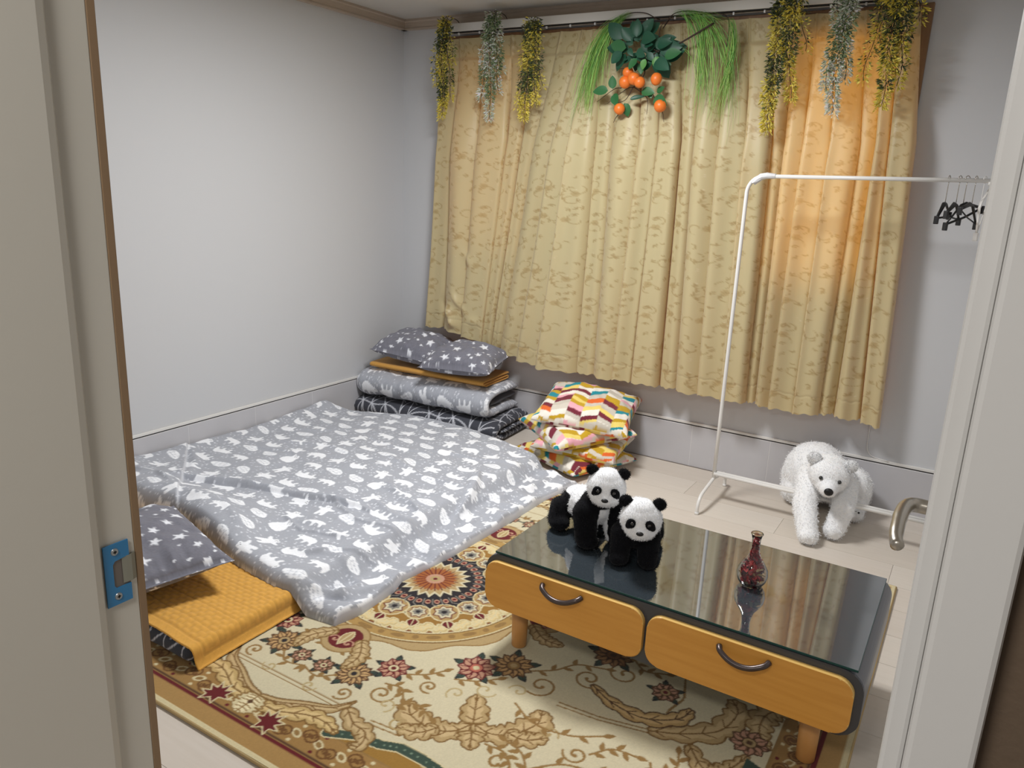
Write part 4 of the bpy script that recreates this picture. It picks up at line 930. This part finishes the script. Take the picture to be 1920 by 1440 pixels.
def furry(name, parts, voxel, colf, parent, m=None, fur=.006, nf=6000, seed=1, it=6, curl=0.5, lump=.0012):
    co, no, q, t = blob(parts, voxel, it); r = np.random.default_rng(seed)
    co = co+no*(lump*(vnoise(co[:, 0]*60+co[:, 2]*37, co[:, 1]*60-co[:, 2]*41, seed))[:, None]); col = np.array(colf(co))*(1+.05*r.normal(size=(len(co), 1)))
    idx = r.integers(0, len(co), nf); p = co[idx]+r.normal(size=(nf, 3))*voxel*.4; n = no[idx]
    d = n+r.normal(size=(nf, 3))*curl+np.array([0, 0, -.45]); d /= np.linalg.norm(d, axis=1)[:, None]; sd = np.cross(d, r.normal(size=(nf, 3))); sd /= np.linalg.norm(sd, axis=1)[:, None]
    L = fur*r.uniform(.5, 1.1, (nf, 1)); w_ = fur*.13
    v = np.stack([p-n*fur*.1-sd*w_, p-n*fur*.1+sd*w_, p+d*L], 1).reshape(-1, 3); N = len(co)
    tt = np.arange(nf*3).reshape(-1, 3)+N; cf = np.repeat(np.clip(col[idx]*r.uniform(.92, 1.06, (nf, 1)), 0, .93), 3, 0)
    return raw_mesh(name, np.r_[co, v], q, np.r_[np.clip(col, 0, .93), cf], m or M_plush, parent, True, np.r_[t, tt])
BLK, WHT = np.array(lin((16, 16, 19))), np.array(lin((244, 245, 248)))
const = lambda c: (lambda co: np.broadcast_to(c, co.shape))
def bead(parent, loc, r, m=None):
    bm = bmesh.new(); bmesh.ops.create_uvsphere(bm, u_segments=16, v_segments=10, radius=r); o = obj('eye', bm, m or M_eye, parent, True); o.location = loc; return o
def panda(loc, yaw, head_loc, head_yaw, label, seed, size=1.0, body=None, roll=0):
    root = thing('plush_panda', label, 'plush toy', loc, 'plush pandas on the table'); root.rotation_euler = (0, 0, yaw)
    def cf(co):
        y = co[:, 1]; z = co[:, 2]; mid = (y > -.040) & (z > .062) & ((y < .035) | (z > .112-.25*np.clip(y-.05, -1, 0)))
        belly = (np.abs(co[:, 0]) < .018) & (z < .12) & (y < .03) & (yaw > .6)
        return np.where((mid | belly)[:, None], WHT, BLK)
    furry('body', body, .0042, cf, root, fur=.006, nf=9000, seed=seed)
    hd = bpy.data.objects.new('head', None)
    P = [((0, 0, 0), (.060, .055, .055), (0, 0, 0)), ((0, -.012, -.016), (.050, .048, .040), (0, 0, 0)), ((0, -.040, -.020), (.030, .026, .022), (0, 0, 0)), ((0, 0, .03), (.042, .042, .03), (0, 0, 0))]
    h = furry('head', P, .0035, const(WHT), root, fur=.0045, nf=4200, seed=seed+1, lump=.0006); h.location = head_loc; h.rotation_euler = (0, roll, head_yaw-yaw)
    for sx in (-1, 1):
        e = furry('ear', [((0, 0, 0), (.0195, .011, .018), (0, 0, 0)), ((-sx*.006, .002, -.010), (.013, .010, .012), (0, 0, 0))], .003, const(BLK), h, fur=.005, nf=900, seed=seed+2); e.location = (sx*.047, .004, .048)
        pch = furry('eye_patch', [((0, 0, 0), (.0175, .006, .0135), (0, sx*.8, 0)), ((sx*.006, .001, -.007), (.012, .005, .010), (0, sx*.8, 0))], .0022, const(BLK), h, fur=.003, nf=250, seed=seed+3, it=2); pch.location = (sx*.0270, -.0500, .0035); pch.rotation_euler = (0, 0, sx*.35)
        ey = bead(h, (sx*.0235, -.0560, .0065), .0052)
    bm = bmesh.new(); bmesh.ops.create_uvsphere(bm, u_segments=16, v_segments=10, radius=1); bm.transform(Matrix.Diagonal((.0105, .006, .006, 1))); o = obj('nose', bm, M_nose, h, True); o.location = (0, -.0665, -.017)
    return root
pb2 = [((0, -.01, .085), (.055, .088, .058), (.15, 0, 0)), ((0, .055, .085), (.056, .055, .060), (0, 0, 0)), ((0, -.065, .095), (.062, .045, .055), (0, 0, 0))]
for sx in (-1, 1): pb2 += capsule((sx*.040, -.075, .085), (sx*.040, -.098, .028), .034, .030)+capsule((sx*.046, .07, .06), (sx*.056, .075, .028), .036, .030)+[((sx*.041, -.108, .022), (.030, .034, .022), (0, 0, 0))]
panda((2.375, -1.765, .352), .36, (.012, -.112, .152), .36, 'black and white plush panda standing in front, nearer the middle of the table', 11, body=pb2)
pb1 = [((0, .0, .095), (.060, .090, .060), (-.35, 0, 0)), ((0, .07, .075), (.060, .055, .056), (0, 0, 0)), ((0, -.060, .120), (.062, .045, .060), (0, 0, 0))]
for sx in (-1, 1): pb1 += capsule((sx*.048, -.068, .105), (sx*.050, -.088, .032), .038, .034)+capsule((sx*.058, .075, .06), (sx*.075, .060, .032), .038, .034)+[((sx*.050, -.098, .024), (.034, .038, .024), (0, 0, 0)), ((sx*.078, .045, .026), (.032, .040, .026), (0, 0, 0))]
panda((2.205, -1.745, .352), .92, (.002, -.098, .192), .40, 'black and white plush panda behind, at the back corner of the table', 17, body=pb1, roll=.06)
# polar bear
pr = thing('plush_polar_bear', 'white plush polar bear sprawled over the lower bar of the rack', 'plush toy', (2.68, -.30, 0)); bx, by_ = 2.68, -.30
def q3(x, y, z): return (x-bx, y-by_, z)
WB = np.array(lin((248, 249, 251)))
pbb = [(q3(2.615, -.155, .165), (.140, .115, .145), (0, .25, 0)), (q3(2.69, -.26, .185), (.115, .10, .105), (0, .0, 0)), (q3(2.72, -.32, .20), (.085, .09, .085), (0, 0, 0)), (q3(2.58, -.12, .12), (.12, .085, .115), (0, 0, 0)), (q3(2.73, -.14, .13), (.10, .09, .11), (0, 0, 0))]
pbb += capsule(q3(2.625, -.335, .200), q3(2.640, -.475, .125), .058, .050)+capsule(q3(2.640, -.475, .125), q3(2.683, -.585, .045), .050, .042)+[(q3(2.690, -.598, .037), (.045, .052, .036), (0, 0, 0))]
pbb += capsule(q3(2.775, -.345, .190), q3(2.790, -.445, .130), .056, .048)+capsule(q3(2.790, -.445, .130), q3(2.775, -.485, .05), .048, .042)+[(q3(2.770, -.492, .040), (.042, .046, .038), (0, 0, 0))]
pbb += [(q3(2.80, -.155, .12), (.068, .085, .10), (0, 0, 0))]+capsule(q3(2.81, -.18, .07), q3(2.815, -.245, .045), .050, .042)+[(q3(2.55, -.17, .07), (.075, .09, .068), (0, 0, 0))]
furry('body', pbb, .0072, const(WB), pr, fur=.008, nf=24000, seed=31, curl=.7, lump=.003)
ph_ = [((0, 0, 0), (.082, .078, .074), (0, 0, 0)), ((0, -.055, -.022), (.046, .055, .040), (0, 0, 0)), ((0, -.085, -.028), (.034, .036, .030), (0, 0, 0)), ((0, .04, .0), (.088, .07, .078), (0, 0, 0))]
hb = furry('head', ph_, .0055, const(WB), pr, fur=.006, nf=9000, seed=33, curl=.7, lump=.0018); hb.location = q3(2.715, -.445, .262); hb.rotation_euler = (.10, .10, .22)
mz = furry('muzzle', [((0, -.088, -.024), (.036, .036, .033), (0, 0, 0)), ((0, -.055, -.008), (.030, .044, .030), (0, 0, 0))], .004, const(WHT), hb, fur=.003, nf=800, seed=35); mz['label'] = 'smooth short white muzzle'
for sx in (-1, 1):
    e = furry('ear', [((0, 0, 0), (.028, .018, .026), (0, 0, 0))], .0045, const(WB), hb, fur=.008, nf=2600, seed=36, curl=.9); e.location = (sx*.072, .012, .058)
    bead(hb, (sx*.037, -.071, .012), .0085)
bm = bmesh.new(); bmesh.ops.create_uvsphere(bm, u_segments=20, v_segments=12, radius=1); bm.transform(Matrix.Diagonal((.0185, .011, .0165, 1))); o = obj('nose', bm, M_nose, hb, True); o.location = (0, -.125, -.018)
ft = furry('hind_paw', [((0, 0, 0), (.036, .022, .034), (0, 0, 0)), ((0, .03, 0), (.034, .04, .032), (0, 0, 0))], .005, const(WB), pr, fur=.008, nf=2500, seed=38); ft.location = q3(2.818, -.255, .047); ft.rotation_euler = (0, 0, .25)
for px, pz, rr in ((-.014, .014, .005), (.0, .019, .005), (.014, .014, .005), (0, -.006, .010)):
    bm = bmesh.new(); bmesh.ops.create_uvsphere(bm, u_segments=12, v_segments=8, radius=1); bm.transform(Matrix.Diagonal((rr, .003, rr*.9, 1))); o = obj('paw_pad', bm, M_nose, ft, True); o.location = (px, -.024, pz)

# ------------------------------------------------------------------ hanging artificial plants
def quad_leaves(name, items, cols, parent, m):
    """items: (origin, direction, length, width) arrays -> thin folded leaves"""
    o, d, L, w_ = items; n = len(o); r = np.random.default_rng(5); d = d/np.linalg.norm(d, axis=1)[:, None]; s_ = np.cross(d, r.normal(size=(n, 3))); s_ /= np.linalg.norm(s_, axis=1)[:, None]; up = np.cross(d, s_)
    v = np.stack([o, o+d*L[:, None]*.5+s_*w_[:, None]+up*w_[:, None]*.4, o+d*L[:, None], o+d*L[:, None]*.5-s_*w_[:, None]+up*w_[:, None]*.4], 1).reshape(-1, 3)
    return raw_mesh(name, v, np.arange(n*4).reshape(-1, 4), np.repeat(cols, 4, 0), m, parent, False)
def garland(x, z0, label, strands, kind, seed):
    r = np.random.default_rng(seed); root = thing('hanging_flower_garland', label, 'artificial plant', (x, -.165, z0), 'flower garlands hung along the top of the curtain')
    O, D, L, W_, C = [], [], [], [], []; bm = bmesh.new()
    for (dx0, dx1, ln_, dens, yellow0) in strands:
        n = int(ln_/.02)+2; P = []
        for k in range(n):
            t = k/(n-1); P.append(Vector((dx0+(dx1-dx0)*t+.010*math.sin(t*9+seed+dx0*50)*t, -.012-.020*math.sin(t*3+dx0*30), -.01-ln_*t+.025*math.sin(min(t*6, PI)))))
        tube(bm, P, .0014, 5)
        m_ = int(ln_*dens*1.25); tk = r.random(m_)**.9; ii = tk*(n-1); i0 = np.minimum(ii.astype(int), n-2); fr = (ii-i0)[:, None]; PP = np.array(P); c = PP[i0]*(1-fr)+PP[i0+1]*fr
        ang = r.uniform(0, 2*PI, m_); out = np.c_[np.cos(ang), np.sin(ang)*.6-.15, r.uniform(-1.1, .35, m_)]
        sp = .010+.020*r.random(m_)*(1-tk*.4); c = c+out*sp[:, None]*.9; O.append(c); D.append(out); L.append(r.uniform(.013, .025, m_)); W_.append(r.uniform(.0020, .0042, m_))
        fl_ = (np.sin(tk*13+seed+dx0*20) > -.15+.0*tk) & (r.random(m_) < .8) if yellow0 else (tk > .15) & (r.random(m_) < .5)
        fl_ = fl_ | (tk > .82)
        g0 = [(82, 94, 52), (60, 74, 52), (120, 126, 60), (52, 62, 48)] if kind == 'y' else [(110, 132, 92), (134, 152, 112), (92, 116, 80), (150, 160, 116)]
        f0 = [(228, 208, 76), (212, 192, 70), (236, 220, 108), (200, 188, 92)] if kind == 'y' else [(222, 226, 214), (206, 214, 198), (228, 222, 224), (190, 202, 176)]
        G, F_ = np.array([lin(q) for q in g0]), np.array([lin(q) for q in f0]); C.append(np.where(fl_[:, None], F_[r.integers(0, 4, m_)], G[r.integers(0, 4, m_)]))
    obj('stem', bm, M_twig, root, True)
    f = quad_leaves('foliage', (np.concatenate(O), np.concatenate(D), np.concatenate(L), np.concatenate(W_)), np.concatenate(C), root, M_folg); f['kind'] = 'stuff'
    bm = bmesh.new(); tube(bm, smooth_path([(0, .130, -.02), (0, .10, .0), (0, .02, .005), (0, -.008, -.006)], 4), .0018, 6); obj('hook', bm, M_twig, root, True)
garland(.430, 2.262, 'yellow flower garland nearest the room corner', [(0, .0, .50, 1500, 1), (-.03, -.045, .34, 500, 0), (.02, .05, .40, 900, 1), (-.01, .01, .44, 1200, 1), (.03, .06, .22, 700, 1)], 'y', 1)
garland(.740, 2.268, 'white flower garland left of the left-hand inner yellow garland', [(0, .01, .52, 1300, 1), (-.02, -.045, .42, 1100, 1), (.02, .05, .38, 1200, 1), (.0, -.01, .30, 1300, 0), (.03, .06, .28, 800, 1)], 'w', 2)
garland(.985, 2.222, 'yellow flower garland just left of the green grass vine', [(0, -.02, .48, 1700, 1), (-.03, -.05, .42, 900, 1), (.02, .035, .40, 1500, 1), (.03, .06, .32, 600, 1), (.0, .0, .22, 1000, 0)], 'y', 3)
garland(2.235, 2.235, 'yellow flower garland between the grass vine and the right-hand white one', [(-.02, -.015, .54, 2000, 1), (-.04, -.03, .42, 1200, 1), (.03, .05, .42, 1500, 1), (.0, .03, .26, 1500, 1), (.05, .09, .22, 500, 0)], 'y', 4)
garland(2.475, 2.235, 'white flower garland between the two right-hand yellow garlands', [(0, -.01, .47, 1800, 1), (-.03, -.035, .38, 1200, 1), (.02, .02, .34, 1400, 1), (.0, .0, .2, 1500, 0)], 'w', 5)
garland(2.655, 2.225, 'yellow flower garland at the right end of the curtain rail', [(.01, .0, .44, 1500, 1), (-.05, -.075, .34, 700, 0), (.03, .055, .36, 1300, 1), (-.02, .02, .30, 1500, 1), (.06, .10, .12, 1500, 1), (-.03, -.04, .2, 900, 1), (.04, .05, .22, 1300, 1)], 'y', 6)
def vine(label, loc, bundles, stem, seed):
    r = np.random.default_rng(seed); root = thing('hanging_grass_vine', label, 'artificial plant', loc, 'green grass vines'); V, Q, K = [], [], []
    g0 = np.array([lin(q) for q in ((120, 190, 84), (146, 206, 104), (96, 172, 78), (168, 206, 104), (130, 180, 90), (88, 160, 84))])
    for (p0, p1, p2, n, spr) in bundles:
        for k in range(n):
            a = np.array(p0)+r.normal(size=3)*.008; b = np.array(p1)+r.normal(size=3)*(spr, .012, spr); c = np.array(p2)+r.normal(size=3)*(spr*1.3, .010, spr*1.5); b[1] = min(b[1], 0); c[1] = min(c[1], .01)
            t = np.linspace(0, 1, 12)[:, None]; wv = r.normal(size=3)*.007; P = (1-t)**2*a+2*t*(1-t)*b+t*t*c+np.sin(t*r.uniform(4, 11)+r.uniform(0, 6))*wv*t
            w_ = .0013*np.sin(np.clip(t*PI*.9+.25, 0, PI)); ph = r.uniform(0, PI); sd = np.array([math.cos(ph), math.sin(ph), .1]); b0 = len(V)
            for p, ww in zip(P, w_): V += [p-sd*ww[0], p+sd*ww[0]]
            col = g0[r.integers(0, 6)]; K += [col*(1-.25*tt)+np.array(lin((196, 206, 110)))*.25*tt for tt in np.repeat(t[:, 0], 2)]
            Q += [(b0+2*j, b0+2*j+1, b0+2*j+3, b0+2*j+2) for j in range(11)]
    f = raw_mesh('grass_strands', V, Q, K, M_vane, root, False); f['kind'] = 'stuff'
    bm = bmesh.new()
    for s_ in stem: tube(bm, smooth_path(s_, 5), .0022, 6)
    obj('stem', bm, M_twig, root, True)
vx, vy, vzz = 1.50, -.125, 2.185
rel = lambda x, y, z: (x-vx, y-vy, z-vzz)
vine('green grass vine drooping left of the orange branch', (vx, vy, vzz), [(rel(1.50, -.13, 2.21), rel(1.28, -.15, 2.16), rel(1.275, -.13, 1.80), 60, .030), (rel(1.46, -.13, 2.20), rel(1.30, -.15, 2.12), rel(1.255, -.13, 1.70), 44, .03),
      (rel(1.48, -.13, 2.21), rel(1.37, -.15, 2.15), rel(1.375, -.13, 1.93), 30, .03), (rel(1.42, -.13, 2.18), rel(1.33, -.14, 2.05), rel(1.25, -.13, 1.70), 12, .03)],
      [[rel(1.62, -.12, 2.185), rel(1.57, -.125, 2.21), rel(1.50, -.13, 2.215), rel(1.44, -.13, 2.20)], [rel(1.42, -.125, 2.195), rel(1.36, -.125, 2.18), rel(1.28, -.12, 2.168)], [rel(1.62, -.12, 2.185), rel(1.62, -.07, 2.19)]], 3)
vx = 1.75; vzz = 2.18
vine('green grass vine drooping right of the orange branch', (vx, vy, vzz), [(rel(1.71, -.13, 2.20), rel(1.90, -.15, 2.23), rel(1.89, -.13, 1.76), 44, .032), (rel(1.73, -.13, 2.20), rel(2.0, -.15, 2.21), rel(1.995, -.13, 1.72), 48, .032),
      (rel(1.98, -.13, 2.15), rel(2.05, -.15, 2.08), rel(1.965, -.13, 1.74), 50, .022), (rel(1.86, -.13, 2.18), rel(1.87, -.15, 2.02), rel(1.89, -.13, 1.80), 26, .03), (rel(1.76, -.13, 2.06), rel(1.80, -.15, 2.05), rel(1.79, -.13, 1.90), 5, .02),
      (rel(1.70, -.13, 2.20), rel(1.85, -.15, 2.20), rel(1.98, -.14, 2.14), 22, .01)],
      [[rel(1.66, -.12, 2.14), rel(1.70, -.13, 2.19), rel(1.76, -.13, 2.205), rel(1.88, -.13, 2.19)], [rel(1.88, -.13, 2.19), rel(1.97, -.13, 2.16), rel(1.975, -.13, 2.0)], [rel(1.66, -.12, 2.14), rel(1.67, -.07, 2.19)]], 4)
# orange branch
LEAVES = [(1.48, 2.105, 1.433, 2.153), (1.47, 2.092, 1.425, 2.109), (1.504, 2.054, 1.433, 2.071), (1.49, 2.035, 1.443, 1.994), (1.522, 2.021, 1.494, 1.989), (1.531, 2.089, 1.481, 2.137), (1.553, 2.098, 1.525, 2.161), (1.56, 2.097, 1.56, 2.163), (1.586, 2.106, 1.637, 2.157), (1.583, 2.099, 1.608, 2.143), (1.58, 2.09, 1.655, 2.083), (1.602, 2.056, 1.642, 2.058), (1.664, 2.066, 1.728, 2.092), (1.669, 2.043, 1.761, 2.046), (1.661, 2.053, 1.722, 2.067), (1.706, 2.006, 1.771, 2.023), (1.674, 1.995, 1.72, 1.977), (1.647, 2.009, 1.677, 1.962), (1.615, 1.997, 1.603, 1.958), (1.577, 1.999, 1.546, 1.96), (1.586, 1.985, 1.594, 1.939), (1.555, 2.032, 1.538, 2.013), (1.519, 2.05, 1.541, 2.02), (1.566, 2.038, 1.61, 2.01), (1.626, 2.029, 1.659, 1.995), (1.533, 2.069, 1.5, 2.091), (1.449, 1.872, 1.447, 1.923), (1.43, 1.863, 1.366, 1.864), (1.447, 1.852, 1.475, 1.8), (1.513, 1.807, 1.53, 1.756), (1.543, 1.823, 1.601, 1.839), (1.605, 1.856, 1.662, 1.851), (1.669, 1.854, 1.704, 1.873), (1.664, 1.831, 1.725, 1.796), (1.634, 1.865, 1.653, 1.831)]
TWIGS = [[(1.484, 1.878), (1.445, 1.873), (1.357, 1.816)], [(1.55, 1.88), (1.512, 1.871), (1.415, 1.806)], [(1.55, 1.88), (1.516, 1.824), (1.47, 1.807)], [(1.478, 1.756), (1.464, 1.739), (1.454, 1.718)], [(1.55, 1.88), (1.606, 1.846), (1.628, 1.812), (1.628, 1.755)], [(1.642, 1.865), (1.678, 1.801), (1.707, 1.768), (1.721, 1.718)], [(1.563, 1.986), (1.503, 1.968), (1.447, 1.964)], [(1.91, 2.139), (1.822, 2.094), (1.748, 2.059), (1.656, 2.034), (1.601, 1.985), (1.598, 1.932), (1.55, 1.88)], [(1.656, 2.034), (1.554, 2.088)], [(1.656, 2.034), (1.66, 2.14), (1.711, 2.178)]]
ORS = [(1.526, 1.942), (1.514, 1.899), (1.567, 1.911), (1.604, 1.892), (1.672, 1.909), (1.495, 1.778), (1.702, 1.789)]
ob = thing('orange_branch', 'artificial orange branch with dark green leaves hung at the middle of the curtain', 'artificial plant', (1.60, -.15, 2.03)); bx, by_, bz_ = 1.60, -.15, 2.03
for k, tw in enumerate(TWIGS):
    P = smooth_path([(x-bx, -.005*(k % 3), z-bz_) for x, z in tw], 5); n = len(P); r0 = .0045 if k == 7 else .0022
    obj('twig', tube(bmesh.new(), P, [r0*(1-.6*i/n) for i in range(n)], 7), M_twig, ob, True)
P = smooth_path([(1.91-bx, 0, 2.139-bz_), (1.90-bx, .04, 2.155-bz_), (1.88-bx, .078, 2.165-bz_)], 4); obj('twig', tube(bmesh.new(), P, .0035, 7), M_twig, ob, True)
lr = random.Random(9)
def leaf_mesh(L, W_, fold, cup):
    bm = bmesh.new(); rows = []
    for i in range(9):
        t = i/8; w_ = W_*math.sin(PI*t**.8)**.75 if 0 < t < 1 else .0004; z = -cup*L*t*t
        rows.append([bm.verts.new((t*L, -w_, z+fold*w_)), bm.verts.new((t*L, 0, z)), bm.verts.new((t*L, w_, z+fold*w_))])
    for a, b in zip(rows, rows[1:]):
        for j in (0, 1): bm.faces.new((a[j], b[j], b[j+1], a[j+1]))
    return bm
for k, (x0, z0, x1, z1) in enumerate(list(LEAVES)):
    if k < 26: LEAVES.append((x0+lr.uniform(-.02, .02), z0+lr.uniform(-.02, .01), x1+lr.uniform(-.022, .022), z1+lr.uniform(-.03, .012)))
for k, (x0, z0, x1, z1) in enumerate(LEAVES):
    L = math.hypot(x1-x0, z1-z0); dep = -.012*(k % 4)+(.018 if k > 34 else 0)-(.02 if k in (18, 19, 20) else 0); wr = .40 if k not in (30,) else .18
    m = M_leafl if k in (18, 17) else (M_leafm if k in (2, 15, 16, 19, 20, 26, 27, 28, 29, 31, 32, 33, 34) else M_leafd)
    o = obj('leaf', leaf_mesh(L*1.18, L*wr, lr.uniform(.15, .5), lr.uniform(-.1, .3)), m, ob, True)
    ang = math.atan2(z1-z0, x1-x0)
    # leaf plane faces the room, tipped a little at random
    ax = Vector((math.cos(ang), lr.uniform(-.35, .15), math.sin(ang))).normalized(); nn = Vector((lr.uniform(-.3, .3), -1, lr.uniform(-.1, .5))); nn = (nn-ax*nn.dot(ax)).normalized(); sd = nn.cross(ax)
    o.matrix_local = Matrix.Translation((x0-bx, dep, z0-bz_)) @ Matrix((ax, sd, nn)).transposed().to_4x4()
om = None
for k, (x, z) in enumerate(ORS):
    if om is None:
        om = obj('orange', lathe([(0, -.0265), (.008, -.0262), (.018, -.0205), (.0255, -.010), (.0282, 0), (.0262, .012), (.019, .0215), (.009, .0262), (.003, .0255), (0, .0245)], 28), M_orange, ob, True); o = om
        st = obj('calyx', lathe([(0, .0275), (.004, .027), (.0045, .0255), (0, .025)], 8), M_leafm, om)
    else:
        o = om.copy(); COL.objects.link(o); c2 = st.copy(); COL.objects.link(c2); c2.parent = o
    o.location = (x-bx, -.030-(.022 if k in (2, 3) else 0)-(.012 if k == 3 else 0), z-bz_); o.rotation_euler = (lr.uniform(-.6, .3), lr.uniform(-.5, .5), lr.uniform(0, 6)); s_ = lr.uniform(.92, 1.06); o.scale = (s_, s_, s_*(1.12 if k == 4 else 1))
# thin cable running down the wall by the bear
cb = obj('wall_cable', tube(bmesh.new(), smooth_path([(2.800, -.004, .44), (2.800, -.004, .34), (2.802, -.004, .29), (2.812, -.004, .262), (2.835, -.004, .246), (2.90, -.015, .241)], 6), .0022, 8), M_white, None, True)
tag(cb, 'thin white cable coming down the wall from behind the curtain to the skirting', 'cable')
bpy.context.view_layer.update()
